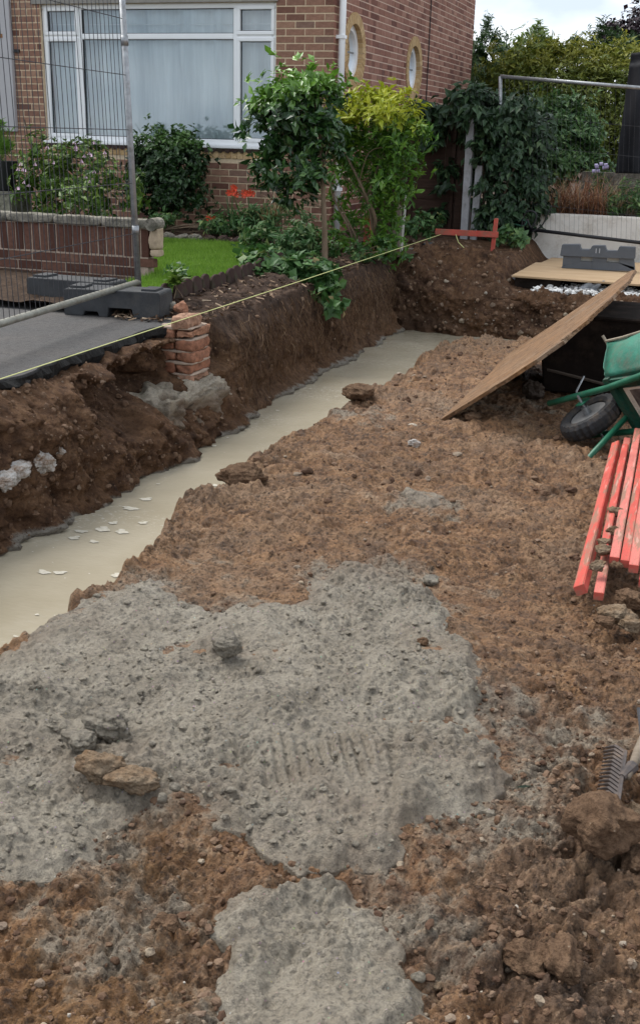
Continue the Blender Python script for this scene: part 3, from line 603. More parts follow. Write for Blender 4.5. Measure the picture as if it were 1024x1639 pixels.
def rock(name, mat, px, py, z, size, seed, label, cat, group=None, sink=.25, cuts=9, rough=.22, pos=None):
    lift = .035 if (mat is GREYROCK or mat is RUSTROCK) and py > 1000 and px < 400 else 0
    rng = np.random.default_rng(seed); v = rockv(I4, rng, cuts, rough)*np.array(size)
    a = rng.uniform(0,6.28); R_ = np.array([[math.cos(a),-math.sin(a),0],[math.sin(a),math.cos(a),0],[0,0,1]])
    if pos is None:
        p = atz(px, py, z); zz = clay_at(p[0], p[1]); p = np.array([p[0],p[1],zz+lift+size[2]*(1-2*sink)])
    else: p = np.array(pos)
    o = link(name, npmesh(name, v, I4[1], mat, True)); o.location = p; o.rotation_euler = (0,0,0 if pos is not None else rng.uniform(-.5,.5))
    return tag(o, label, cat, group)
rock('clod', CLOD, 960, 1350, .02, (.088,.085,.062), 3, 'big brown clay clod beside the rake head', 'clod', sink=.12, rough=.2)
rock('clod', CLOD, 1020, 1370, .02, (.045,.05,.035), 4, 'brown clay clod behind the yellow stone at the right edge', 'clod', sink=.15)
rock('stone', YROCK, 1012, 1345, .03, (.022,.024,.034), 5, 'mottled yellow and white stone beside the biggest clod', 'stone', sink=.1)
rock('clod', RUSTROCK, 1015, 1300, .02, (.03,.03,.03), 6, 'pale brown clod just below the rake head at the right edge', 'clod', sink=.1)
rock('lump', GREYROCK, 364, 1050, .04, (.052,.05,.04), 8, 'single rounded lump of grey concrete standing on the smooth spread', 'lump', sink=.05, rough=.16, cuts=5)
rock('lump', GREYROCK, 172, 1165, .04, (.07,.05,.045), 9, 'dark edged grey lump left of the rusty stones', 'lump', sink=.15)
rock('lump', GREYROCK, 128, 1192, .03, (.05,.045,.03), 10, 'low grey lump furthest left of the rusty stones', 'lump', sink=.15)
rock('stone', RUSTROCK, 165, 1232, .05, (.075,.045,.045), 12, 'rusty brown stone half sunk in the grey concrete', 'stone', sink=.1)
rock('stone', RUSTROCK, 215, 1255, .04, (.07,.045,.035), 13, 'flat pale rusty stone with grey top beside the rusty brown stone', 'stone', sink=.1)
rock('stone', GREYROCK, 690, 922, .02, (.033,.028,.022), 14, 'grey stone alone on the clay above the concrete spread', 'stone', sink=.1, rough=.1)
rock('stone', GREYROCK, 259, 1277, .05, (.014,.014,.014), 15, 'smooth round grey pebble below the flat rusty stone', 'pebble', sink=.05, rough=.05, cuts=3)
rock('stone', GREYROCK, 280, 1262, .05, (.018,.013,.012), 16, 'smooth oval grey pebble right of the round pebble', 'pebble', sink=.05, rough=.05, cuts=3)
rock('clod', CLOD, 900, 1535, .02, (.045,.06,.035), 17, 'long brown clod in the dark crumbled soil, bottom right corner', 'clod', sink=.2)
rock('clod', CLOD, 840, 1530, .02, (.05,.04,.03), 18, 'rounded brown clod left of the long clod, bottom right', 'clod', sink=.2)
rock('clod', CLOD, 265, 1465, .01, (.035,.03,.02), 19, 'small dark clod in the hollow at the lower left', 'clod', sink=.2)
rock('stone', RUSTROCK, 700, 1555, .01, (.012,.012,.009), 20, 'pale tan pebble among dark crumbs near the bottom', 'pebble', sink=.1, rough=.08)
rock('stone', GREYROCK, 670, 1553, .01, (.016,.014,.011), 21, 'grey pebble left of the tan pebble near the bottom', 'pebble', sink=.1, rough=.08)
rock('clod', CLOD, 677, 1020, .03, (.018,.016,.016), 22, 'small dark brown crumb on the grey concrete right of centre', 'clod', sink=.1)
rock('stone', CHALK, 663, 715, -.03, (.04,.03,.025), 23, 'white chalky stone on the clay left of the board foot', 'stone', sink=.15)
rock('clod', CLOD, 755, 672, -.03, (.05,.04,.03), 24, 'brown clod by the foot of the leaning board', 'clod', sink=.2)
rock('clod', CLOD, 390, 782, -.03, (.11,.08,.06), 25, 'brown clod overhanging the water on the trench edge', 'clod', sink=.3)
rock('clod', CLOD, 575, 640, -.05, (.11,.09,.06), 26, 'brown clod on the trench edge beside grey slurry', 'clod', sink=.3)
for i, (px, py, s) in enumerate([(982,852,.028),(968,868,.024),(965,880,.026),(985,905,.02),(955,905,.03),(985,985,.05),(1005,960,.045),(1010,1000,.035),(985,820,.03),(970,997,.03)]):
    rock('clod', RUSTROCK if i%3 else CLOD, px, py, .04, (s*1.2,s,s*.75), 40+i, 'crumb of yellow brown clay on or below the red stakes', 'clod', 'clay crumbs around the red stakes', sink=.1, pos=tuple(atz(px,py,.10 if py < 910 else .03)))
for i, (px, py, s) in enumerate([(66,738,(.08,.09,.06)),(28,752,(.05,.08,.04)),(8,770,(.06,.07,.05)),(22,768,(.03,.04,.03)),(93,722,(.05,.05,.04)),(100,730,(.03,.03,.03))]):
    p = at(px,py,4.0); d_ = (p-CAM)/(p-CAM)[0]; q = CAM + d_*(-3.0)
    rock('rubble', CHALK, 0, 0, 0, s, 60+i, 'lump of white rubble sticking out of the trench bank', 'rubble', 'white rubble in the trench bank', pos=tuple(q))
# crumbs and pebbles, far too many to count
def scatter(name, n, xr, yr, smin, smax, mat, label, dens=None, seed=1, zf=None, base=I2):
    rng = np.random.default_rng(seed); x = rng.uniform(*xr, n); y = rng.uniform(*yr, n)
    if dens is not None: k = rng.uniform(0,1,n) < dens(x,y); x, y = x[k], y[k]
    n = len(x); s = smin*(smax/smin)**(rng.uniform(0,1,n)**2.2)
    z = (clay_full(x[:,None], y[:,None])[0][:,0] if zf is None else zf(x,y))
    kk = z > -.35; x,y,z,s = x[kk],y[kk],z[kk],s[kk]; n = len(x)
    VV = np.stack([rockv(base, rng, 7, .25) for i in range(24)])[rng.integers(0,24,n)]
    a = rng.uniform(0,6.28,n); c_, s_ = np.cos(a), np.sin(a)
    sc = s[:,None]*rng.uniform(.7,1.25,(n,3))*np.array([1.1,1,.75]); VV = VV*sc[:,None,:]
    X_ = VV[...,0]*c_[:,None]-VV[...,1]*s_[:,None]; Y_ = VV[...,0]*s_[:,None]+VV[...,1]*c_[:,None]
    Vf = np.stack([X_+x[:,None], Y_+y[:,None], VV[...,2]+(z+s*.25)[:,None]],-1).reshape(-1,3); nv = len(base[0])
    Fs = (base[1][None]+np.arange(n)[:,None,None]*nv).reshape(-1,3)
    o = link(name, npmesh(name, Vf, Fs, mat, False, {'rnd':np.repeat(rng.uniform(0,1,n),nv)}))
    return tag(o, label, name.replace('_',' '), kind='stuff')
def dn(x, y):
    dm, dl, _, _ = spill(x, y); d = np.maximum(dm, dl)
    return np.clip(.10 + .55*ss(2.4,1.7,y) + .5*ss(-.6,-.1,x)*ss(4.4,3.2,y) + .5*np.exp(-(d/.05)**2), 0, 1)*(.25+1.2*np.clip(fbm(x*3,y*3,3,400)+.4,0,1))*np.where(d > .02, .12, 1)
scatter('loose_crumbs', 14000, (-1.6,.25), (1.35,4.6), .003, .013, PEB, 'loose clay crumbs and pebbles over the near ground', dn, 401)
scatter('loose_crumbs', 1500, (-2.1,.1), (4.4,10.2), .006, .03, PEB, 'loose clods and pebbles over the far part of the clay', lambda x,y: .35+.6*ss(.35,.05,x-Xedge(y)), 402)
def cz(x, y):
    d = np.maximum(spill(x,y)[0], -1); return np.where(d > .02, conc_full(x[:,None],y[:,None],d[:,None],.024,.10)[:,0], -1)
scatter('aggregate', 5200, (-2.0,-.3), (1.7,3.9), .0035, .012, CONC, 'grey aggregate standing out of the wet concrete', lambda x,y: np.clip(fbm(x*2.6,y*2.6,3,405)+.45,0,1), 403, cz)
for q_ in BANKQ: stuck(*q_)
# old concrete footing and broken brick pier in the bank
def roughbox(a, b, seed, amp, nsub=28):
    bm = bmesh.new(); bmesh.ops.create_cube(bm, size=1); bmesh.ops.subdivide_edges(bm, edges=bm.edges[:], cuts=nsub, use_grid_fill=True)
    v = np.array([x.co[:] for x in bm.verts]); f = np.array([[q.index for q in p.verts] for p in bm.faces]); bm.free()
    a, b = np.array(a), np.array(b); w = (a+b)/2 + v*(b-a)
    n_ = v/np.maximum(np.abs(v).max(1)[:,None],1e-6)
    s = fbm(w[:,0]*7+w[:,2]*5+seed, w[:,1]*7+w[:,2]*6, 5, seed, .6)*amp*2
    r = np.clip(np.linalg.norm(v,axis=1)-.62,0,1); w = w - (w-(a+b)/2)*r[:,None]*.35
    return w+n_*s[:,None]/np.linalg.norm(n_,axis=1)[:,None], f
w_, f_ = roughbox((-3.5,5.92,-.36), (-2.955,6.86,.05), 5, .05)
FOOTM = mat_concrete('old_footing', 1.3)
br = np.clip(ss(.03,-.05,w_[:,2]+fbm(w_[:,1]*6,w_[:,2]*6,3,7)*.14)*1.25*ss(6.86,6.74,w_[:,1])+fbm(w_[:,1]*9,w_[:,2]*9,3,6)*.6,0,1.25)
tag(link('concrete_footing', npmesh('concrete_footing', w_, f_, FOOTM, True, {'brown':br})), 'old crumbling concrete footing exposed under the brick stub', 'footing')
pier = empty('brick_pier', (-3.165,6.56,.0), 'broken orange brick stub standing on the exposed concrete footing', 'brick pier')
for c in range(6):
    z0 = .045+c*.074; off = float(RNG.uniform(-.008,.008))
    for j in range(2):
        if c == 5 and j == 0: continue
        x0 = -.125+j*.13; sh = .03 if c == 5 else 0
        wv, fv = roughbox((x0+off, -.15, z0), (x0+.122+off-sh, .14-sh*2, z0+.064), 100+c*2+j, .011+.008*(c>3), 10)
        link('brick', npmesh('brick', wv, fv, RAWBRICK, True, {'rnd':np.full(len(wv), .0)}), pier)
    mv, mf = roughbox((-.118+off,-.142,z0-.014), (.122+off,.132,z0+.002), 200+c, .005, 8)
    link('mortar_bed', npmesh('mortar_bed', mv, mf, WMORTAR), pier)
rock('brick_fragment', RAWBRICK, 0, 0, 0, (.05,.045,.04), 71, 'broken orange brick piece lying on the top of the pier by the string', 'brick', pos=(-3.27,6.74,.49))
rock('brick_fragment', STONE, 0, 0, 0, (.06,.045,.035), 72, 'pale stone lying behind the broken brick pier', 'stone', pos=(-3.42,6.86,.48))

# ================================================================== HOUSE
HX, HY, HB, HT, HE = -4.15, 12.4, .42, 5.25, 19.65      # side plane X, front plane Y, base, eaves, back end
house = empty('brick_house', (HX,HY,HB), 'brown brick house with white window and two round side windows', 'house')
house_loc = Vector((HX,HY,HB))
def hp(p, name, mat, parent, **k):
    p.v = [(x-HX, y-HY, z-HB) for x,y,z in p.v]; return p.build(name, mat, parent, **k)
WX0, WX1, WZ0, WZ1 = -7.79, -4.82, 1.455, 2.965
LX = -12.0; REC = .0035
fw = P()
fw.box((LX,HY+REC,HB),(HX-REC,HY+.28,1.33)); fw.box((LX,HY+REC,1.33),(WX0,HY+.28,HT)); fw.box((WX1,HY+REC,1.33),(HX-REC,HY+.28,HT)); fw.box((WX0,HY+REC,WZ1),(WX1,HY+.28,HT)); fw.box((WX0,HY+.06,1.33),(WX1,HY+.28,WZ0))
fwall = hp(fw, 'front_wall', MORTAR, house)
CIR = [(13.15,2.512),(15.88,2.482)]; RO, RI = .415, .295
sw = P(); x0, x1 = HX-.28, HX-REC
def rect(y0,y1,z0,z1): sw.box((x0,y0,z0),(x1,y1,z1))
q = .5
rect(HY+.28,CIR[0][0]-q,HB,HT); rect(CIR[0][0]+q,CIR[1][0]-q,HB,HT); rect(CIR[1][0]+q,HE,HB,HT)
for cy, cz_ in CIR:
    rect(cy-q,cy+q,HB,cz_-q); rect(cy-q,cy+q,cz_+q,HT)
    N = 64; Rm = (RO+RI)/2
    for i in range(N):
        a0, a1 = 2*math.pi*i/N, 2*math.pi*(i+1)/N
        def sqp(a):
            c, s = math.cos(a), math.sin(a); k = q/max(abs(c),abs(s)); return (cy+c*k, cz_+s*k)
        pa, pb = sqp(a0), sqp(a1); ia, ib = (cy+Rm*math.cos(a0), cz_+Rm*math.sin(a0)), (cy+Rm*math.cos(a1), cz_+Rm*math.sin(a1))
        sw.hexa([(x0,*ia),(x0,*ib),(x0,*pb),(x0,*pa),(x1,*ia),(x1,*ib),(x1,*pb),(x1,*pa)])
swall = hp(sw, 'side_wall', PMORTAR, house)
bw = P(); bw.box((LX,HE-.28,HB),(HX-.28,HE,HT)); bw.box((LX,HY+.28,HB),(LX+.28,HE-.28,HT)); hp(bw, 'rear_wall', MORTAR, house)
rf = P(); o_ = .35; a = [(LX-o_,HY-o_,HT),(HX+o_,HY-o_,HT),(HX+o_,HE+o_,HT),(LX-o_,HE+o_,HT),(LX+3,HY+3.4,HT+2.6),(HX-3,HY+3.4,HT+2.6),(HX-3,HE-3.4,HT+2.6),(LX+3,HE-3.4,HT+2.6)]
rf.hexa(a); hp(rf, 'roof', ROOFM, house)
# bricks
def brickbox(cx0, cx1, z0, z1, axis):
    j = lambda s=.001: float(RNG.uniform(-s,s))
    d = REC+.004
    if axis == 'f':
        y0 = HY+j(.001); p = [(cx0,y0,z0),(cx1,y0,z0+j()),(cx1,HY+d,z0),(cx0,HY+d,z0),(cx0,y0,z1),(cx1,y0,z1+j()),(cx1,HY+d,z1),(cx0,HY+d,z1)]
    else:
        xf = HX+j(.001); p = [(HX-d,cx0,z0),(xf,cx0,z0+j()),(xf,cx1,z0+j()),(HX-d,cx1,z0),(HX-d,cx0,z1),(xf,cx0,z1+j()),(xf,cx1,z1),(HX-d,cx1,z1)]
    return p
ncourse = int((HT-HB)/.075); rest = P(); singles = []
for c in range(ncourse):
    z0 = HB+.03+c*.075; z1 = z0+.062
    x = HX-.001-(c%2)*.1125 if c%2 else HX-.001
    if c%2: segs = [(HX-.1035, HX-.001)]; x = HX-.1135
    else: segs = []
    while x > LX+.2: segs.append((x-.2125, x)); x -= .225
    for a0, a1 in segs:
        # clip by the window and sill
        if z1 > 1.325 and z0 < WZ1+.0 :
            if a1 > WX0 and a0 < WX1:
                parts = []
                if a0 < WX0-.01: parts.append((a0, WX0-.004))
                if a1 > WX1+.01: parts.append((WX1+.004, a1))
            else: parts = [(a0,a1)]
        else: parts = [(a0,a1)]
        if 1.25 < z1 <= 1.325: pass
        for b0, b1 in parts:
            if b1-b0 < .02: continue
            if z0 < 3.02 and b1 > -8.42 and z0 > .5: singles.append((b0,b1,z0,z1))
            else: rest.hexa(brickbox(b0,b1,z0,z1,'f'), float(RNG.uniform(0,1)))
singles.sort(key=lambda s: ((s[0]+s[1])/2+4.5)**2*.5+(s[2]-1.9)**2)
for i, (b0,b1,z0,z1) in enumerate(singles):
    if i < 300:
        p = P(); c = Vector(((b0+b1)/2,HY,(z0+z1)/2)); p.v = []; p.hexa(brickbox(b0,b1,z0,z1,'f'))
        p.v = [(x-c.x,y-c.y,z-c.z) for x,y,z in p.v]; o = p.build('brick', BRICK, fwall); o.location = c-house_loc
    else: rest.hexa(brickbox(b0,b1,z0,z1,'f'), float(RNG.uniform(0,1)))
tag(hp(rest, 'brickwork', BRICK, fwall), kind='stuff')
rest = P()
for c in range(ncourse):
    z0 = HB+.03+c*.075; z1 = z0+.062; zm = (z0+z1)/2; y = HY+.001 if c%2 else HY+.001
    first = True
    while y < HE-.03:
        Lb = .1025 if (RNG.uniform() < .42) else .215
        if first: Lb = .215 if c%2 else .1025; first = False
        y1 = min(y+Lb, HE-.002); segs = [(y,y1)]
        for cy, cz_ in CIR:
            dz = abs(zm-cz_)
            if dz < Rm:
                hw = math.sqrt(Rm*Rm-dz*dz); ns = []
                for s0, s1 in segs:
                    if s1 < cy-hw or s0 > cy+hw: ns.append((s0,s1)); continue
                    if s0 < cy-hw: ns.append((s0,cy-hw))
                    if s1 > cy+hw: ns.append((cy+hw,s1))
                segs = ns
        for s0, s1 in segs:
            if s1-s0 > .015: rest.hexa(brickbox(s0,s1,z0,z1,'s'), float(RNG.uniform(0,1)))
        y = y1+.0125
tag(hp(rest, 'brickwork', BRICKS, swall), kind='stuff')
# round windows with rings of buff bricks
for cy, cz_ in CIR:
    rw = empty('round_window'); rw.parent = house; rw.location = (0,cy-HY,cz_-HB)
    NB = 34
    for i in range(NB):
        a0, a1 = 2*math.pi*(i+.06)/NB, 2*math.pi*(i+.94)/NB; p = P()
        xo = .014+float(RNG.uniform(-.001,.001)); xi = -.085
        pts = [(r*math.cos(t), r*math.sin(t)) for r, t in ((RI,a0),(RI,a1),(RO,a1),(RO,a0))]
        p.hexa([(xi,*pts[0]),(xi,*pts[1]),(xi,*pts[2]),(xi,*pts[3]),(xo,*pts[0]),(xo,*pts[1]),(xo,*pts[2]),(xo,*pts[3])]); p.build('brick', YBRICK, rw)
    p = P(); N = 48
    for i in range(N):
        a0, a1 = 2*math.pi*i/N, 2*math.pi*(i+1)/N
        for (r0,r1,xa,xb_) in ((RI+.004,RO-.004,-.08,.006),):
            pts = [(r*math.cos(t), r*math.sin(t)) for r, t in ((r0,a0),(r0,a1),(r1,a1),(r1,a0))]
            p.hexa([(xa,*pts[0]),(xa,*pts[1]),(xa,*pts[2]),(xa,*pts[3]),(xb_,*pts[0]),(xb_,*pts[1]),(xb_,*pts[2]),(xb_,*pts[3])])
    p.build('mortar_ring', MORTAR, rw)
    p = P()
    for i in range(N):
        a0, a1 = 2*math.pi*i/N, 2*math.pi*(i+1)/N; pts = [(r*math.cos(t), r*math.sin(t)) for r, t in ((RI-.07,a0),(RI-.07,a1),(RI+.002,a1),(RI+.002,a0))]
        p.hexa([(-.12,*pts[0]),(-.12,*pts[1]),(-.12,*pts[2]),(-.12,*pts[3]),(-.045,*pts[0]),(-.045,*pts[1]),(-.045,*pts[2]),(-.045,*pts[3])])
    fr_ = p.build('frame', UPVC, rw)
    p = P(); p.add([(-.085,(RI-.06)*math.cos(2*math.pi*i/N),(RI-.06)*math.sin(2*math.pi*i/N)) for i in range(N)], [tuple(range(N))]); p.build('pane', GLASS, rw)
    p = P(); p.box((-.10,-RI+.06,-.008),(-.074,RI-.06,.008)); p.build('glazing_bar', simple('lead_bar',(.2,.21,.22)), rw)
    p = P(); p.box((-.24,-.4,-.4),(-.22,.4,.4)); p.build('blind', simple('pale_blind',(.55,.58,.60)), rw)
# big front window
win = empty('front_window'); win.parent = house; win.location = (0,0,0)
fr = P(); Y0_, Y1_ = HY+.045, HY+.115
M1, M2, TZ = -7.30, -5.315, 2.62; B = .055
def bar(x0,x1,z0,z1,y0=Y0_,y1=Y1_): fr.box((x0,y0,z0),(x1,y1,z1))
bar(WX0,WX1,WZ1-B,WZ1); bar(WX0,WX1,WZ0,WZ0+B+.01); bar(WX0,WX0+B,WZ0+B+.01,WZ1-B); bar(WX1-B,WX1,WZ0+B+.01,WZ1-B)
bar(M1-.032,M1+.032,WZ0+B+.01,WZ1-B); bar(M2-.032,M2+.032,WZ0+B+.01,WZ1-B)
bar(WX0+B,M1-.032,TZ-.03,TZ+.03); bar(M1+.032,M2-.032,TZ-.03,TZ+.03); bar(M2+.032,WX1-B,TZ-.03,TZ+.03)
hp(fr, 'frame', UPVC, win, bevel=.006)
def sash(x0,x1,z0,z1,s=.042):
    fr.__init__(); y0 = HY+.03; y1 = HY+.10
    fr.box((x0,y0,z0),(x1,y1,z0+s)); fr.box((x0,y0,z1-s),(x1,y1,z1)); fr.box((x0,y0,z0+s),(x0+s,y1,z1-s)); fr.box((x1-s,y0,z0+s),(x1,y1,z1-s)); hp(fr, 'sash', UPVC, win, bevel=.006)
    seal = P(); t = .007; a0,a1,c0,c1 = x0+s,x1-s,z0+s,z1-s
    seal.box((a0,HY+.058,c0),(a1,HY+.075,c0+t)); seal.box((a0,HY+.058,c1-t),(a1,HY+.075,c1)); seal.box((a0,HY+.058,c0+t),(a0+t,HY+.075,c1-t)); seal.box((a1-t,HY+.058,c0+t),(a1,HY+.075,c1-t)); hp(seal, 'seal', CABLE, win)
    g_ = P(); g_.add([(x0+s,HY+.068,z0+s),(x1-s,HY+.068,z0+s),(x1-s,HY+.068,z1-s),(x0+s,HY+.068,z1-s)],[(0,1,2,3)]); hp(g_, 'pane', GLASS, win)
for xa, xb_ in ((WX0+.03,M1-.012),(M2+.012,WX1-.03)):
    sash(xa,xb_,WZ0+.045,TZ-.012); sash(xa,xb_,TZ+.012,WZ1-.03)
for z0, z1 in ((WZ0+B+.01,TZ-.03),(TZ+.03,WZ1-B)):
    seal = P(); t = .007; a0,a1 = M1+.032,M2-.032
    seal.box((a0,HY+.058,z0),(a1,HY+.085,z0+t)); seal.box((a0,HY+.058,z1-t),(a1,HY+.085,z1)); seal.box((a0,HY+.058,z0+t),(a0+t,HY+.085,z1-t)); seal.box((a1-t,HY+.058,z0+t),(a1,HY+.085,z1-t)); hp(seal, 'seal', CABLE, win)
    g_ = P(); g_.add([(M1+.032,HY+.08,z0),(M2-.032,HY+.08,z0),(M2-.032,HY+.08,z1),(M1+.032,HY+.08,z1)],[(0,1,2,3)]); hp(g_, 'pane', GLASS, win)
nx = 260; cxs = np.linspace(WX0+.02,WX1-.02,nx); CX, CZ = np.meshgrid(cxs, np.linspace(WZ0+.02,WZ1-.02,24))
fold = np.sin(CX*11+np.sin(CX*3.1)*2)*.03+np.sin(CX*29+CZ*.9)*.012+fbm(CX*4,CZ*1.0,3,500)*.10
V = np.stack([CX-HX, .20+fold, CZ-HB],-1).reshape(-1,3); p = P(); p.tube([(WX0+.05,HY+.12,2.755),(-6.3,HY+.12,2.752),(-5.8,HY+.12,2.748),(WX1-.05,HY+.12,2.752)], .004, 5); hp(p, 'curtain_wire', UPVC, win)
link('net_curtain', npmesh('net_curtain', V, gridfaces(24,nx), CURT), win)
p = P(); p.box((WX0-.03,HY-.028,WZ0-.03),(WX1+.03,HY+.06,WZ0)); hp(p, 'white_sill', UPVC, win, bevel=.005)
sill = P()
for i in range(27):
    xa = WX0-.02+i*.111; sill.tube([(xa+.055,HY-.05,WZ0-.045),(xa+.055,HY+.055,WZ0-.040)], .054, 10)
ts = P(); ts.box((WX0-.02,HY-.014,WZ0-.062),(WX1+.02,HY+.05,WZ0-.032)); hp(ts, 'tile_sill', EDGET, win)
for i in range(33):
    xa = WX0+i*.0905; p = P(); p.tube([(xa+.04,HY-.020,WZ0-.048),(xa+.04,HY+.01,WZ0-.046)], .034, 9); hp(p, 'sill_tile', EDGET, win)
for i in range(39):
    xa = WX0+.002+i*.0762; p = P(); p.box((xa,HY-.006+float(RNG.uniform(-.001,.001)),1.315),(xa+.0662,HY+.03,WZ0-.066)); p.a = [float(RNG.uniform())]*8; hp(p, 'sill_brick', YBRICK, win)
p = P(); p.box((WX0,HY+.004,1.318),(WX1,HY+.059,WZ0-.068)); hp(p, 'sill_mortar', MORTAR, win)
p = P(); p.box((WX0-.1,HY-.02,WZ1+.002),(WX1+.02,HY+.05,WZ1+.05)); hp(p, 'lintel_strip', simple('lintel',(.25,.235,.21)), win)
# pale cladding panel left of the window, and the downpipe
p = P(); p.box((-9.6,HY-.06,1.545),(-8.17,HY-.006,3.4)); hp(p, 'cladding_panel', PANEL, house, bevel=.004)
p = P(); p.tube([(-8.30,HY-.066,2.62),(-8.30,HY-.058,2.62)], .03, 4); hp(p, 'rust_spot', simple('rust',(.25,.11,.03),.3,40), house)
p = P(); p.box((-8.155,HY-.03,2.44),(-8.09,HY+.004,2.475)); hp(p, 'bracket', CABLE, house)
p = P(); p.tube([(HX+.055,HY+.12,HB+.1),(HX+.055,HY+.12,HT-.1)], .038, 12); dp = hp(p, 'downpipe', UPVC, house, smooth=True)
for z in (1.0,2.6,4.2):
    p = P(); p.box((HX,HY+.075,z),(HX+.098,HY+.165,z+.035)); hp(p, 'pipe_clip', UPVC, dp)
p = P(); p.tube([(HX+.012,16.62,HB),(HX+.012,16.62,HT)], .008, 6); hp(p, 'cable', CABLE, house)

# ================================================================== low garden wall
gw = empty('garden_wall', (-4.2,8.1,.4), 'low dark brick garden wall with upright bricks under a stone coping', 'garden wall')
def gp(p, name, mat, **k): p.v = [(x+4.2,y-8.1,z-.4) for x,y,z in p.v]; return p.build(name, mat, gw, **k)
p = P(); p.box((-9,8.101,.3),(-4.215,8.2,.865)); gp(p, 'mortar_core', WMORTAR)
x = -4.205; 
for i in range(46):
    x1 = x; x0 = x-.066; p = P(); dz = float(RNG.uniform(-.003,.003)); p.box((x0,8.096+float(RNG.uniform(-.002,.002)),.645+dz),(x1,8.16,.86+dz)); gp(p, 'soldier_brick', WBRICK, bevel=.003); x -= .0765
for c in range(4):
    z0 = .565-c*.076; x = -4.19+(.0 if c else .03)-(c%2)*.11
    while x > -7.6:
        p = P(); p.box((x-.213,8.095+float(RNG.uniform(-.002,.002)),z0),(x,8.16,z0+.066)); gp(p, 'brick', WBRICK, bevel=.003); x -= .2245
x = -4.17
for i in range(11):
    x0 = x-.44; wv, fv = roughbox((x0-.0+4.2,-.035,.468),(x+4.2-.006,.13,.535), 300+i, .006, 10); link('coping_stone', npmesh('coping_stone', wv, fv, STONE, True, None), gw); x = x0
BUFFS = simple('pale_stone',(.40,.31,.22),.2,20,.9,.1,bump=.008,bsc=40)
for z0, z1, r in ((.715,.875,.055),(.655,.705,.05)):
    wv, fv = roughbox((.015,-.02,z0-.4),(.085,.09,z1-.4), int(z0*1000), .008, 10); link('end_stone', npmesh('end_stone', wv, fv, BUFFS), gw)
p = P(); p.tube([(-4.16,8.05,.90),(-4.16,8.2,.90)], .05, 14); gp(p, 'round_cap', STONE, smooth=False)

# scalloped edging tiles along the lawn
ed = [(-3.53,7.05),(-3.52,7.5),(-3.53,8.0),(-3.55,8.5),(-3.6,9.1),(-3.66,9.6)]
yy = 7.05; i = 0
while yy < 9.6:
    xx = float(np.interp(yy,[e[1] for e in ed],[e[0] for e in ed])); p = P(); poly = [(-.075,-.1),(.075,-.1),(.075,.045)]+[(.075*math.cos(t),.045+.045*math.sin(t)) for t in np.linspace(.3,math.pi-.3,7)]+[(-.075,.045)]
    p.prism(poly, 0, -.012, .012); o = p.build('edging_tile', EDGET, bevel=.004); o.location = (xx+float(RNG.uniform(-.01,.01)), yy, .505+float(RNG.uniform(-.015,.01))); o.rotation_euler = (float(RNG.uniform(-.05,.05)), float(RNG.uniform(-.2,.1)), float(RNG.uniform(-.1,.1)))
    tag(o, 'dark scalloped edging tile between the lawn and the trench', 'edging tile', 'scalloped edging tiles by the lawn'); yy += .158; i += 1
for i in range(9):
    px = 268+i*22; p0 = at(px, 381+i*.6, 11.05)
    rock('edging_stone', STONE if i < 3 else EDGET, 0, 0, 0, (.075,.05,.05), 130+i, 'grey edging stone between the lawn and the flower bed', 'edging stone', 'edging stones below the window', pos=(p0[0],11.08,.52))
# ================================================================== SITE OBJECTS
def wirepanel(name, A, Bp, hgt, label, cat, vstep, hz, rail=.019, mats=(GALV,GALVM,WIRE), lean=(0,0), topcut=None, wr=.0021, drop=None):
    "mesh fence panel: A and Bp are its two bottom corners"
    A, Bp = Vector(A), Vector(Bp); root = empty(name, A, label, cat); up = Vector((lean[0],lean[1],1)).normalized()
    u = (Bp-A)
    def L_(s, h): return u*s + up*h
    for s in (0,1):
        p = P(); p.tube([L_(s,-.10), L_(s,hgt)], rail, 12); p.build('post', mats[0], root, smooth=True)
    p = P(); p.tube([L_(0,0), L_(1,0)], rail, 12); p.build('bottom_rail', mats[1], root, smooth=True)
    p = P(); p.tube([L_(0,hgt), L_(1,hgt)], rail, 12); p.build('top_rail', mats[0], root, smooth=True)
    p = P(); n = int(u.length/vstep); nor = u.cross(up).normalized()
    for i in range(1, n):
        s = i/n; k = Vector((float(RNG.normal(0,.0012)), float(RNG.normal(0,.0012)), 0))
        p.tube([L_(s,-.01)+k, L_(s,hgt*.5)+k*2, L_(s,hgt+.01)+k], wr, 4, False)
    for h in hz: p.tube([L_(0,h), L_(.25,h)+nor*.004, L_(.5,h), L_(.75,h)-nor*.004, L_(1,h)], wr*1.25, 5, False)
    p.build('wire_mesh', mats[2], root)
    for h in (.35, hgt-.5):
        p = P(); p.tube([L_(0,h-.03), L_(0,h+.03)], rail*1.25, 10); p.build('coupler', mats[0], root, smooth=True)
    return root
a0 = atz(222,452,.60); b0 = atz(0,519,.60); dv = (b0-a0); e0 = a0+dv/np.linalg.norm(dv)*3.4
fp = at(196,0,a0[1]); tl = (fp-a0)/np.linalg.norm(fp-a0)
wirepanel('mesh_fence', tuple(a0), tuple(e0), 2.05, 'mesh fence panel with muddy bottom rail standing on the driveway', 'fence panel', .060, [.33,.66,1.0,1.34,1.68], .0205, lean=(tl[0]/tl[2], tl[1]/tl[2]))
fa, fb = at(800,362,13.85), at(1150,404,13.85)
ft = at(800,122,13.85)
wirepanel('mesh_fence', tuple(fa), tuple(fb), float(ft[2]-fa[2]), 'mesh fence panel with pale top rail in front of the white wall', 'fence panel', .055, [.3,.62,.95,1.28], .021, lean=((ft[0]-fa[0])/(ft[2]-fa[2]),0), mats=(GALV,CABLE,WIRE), wr=.0016)

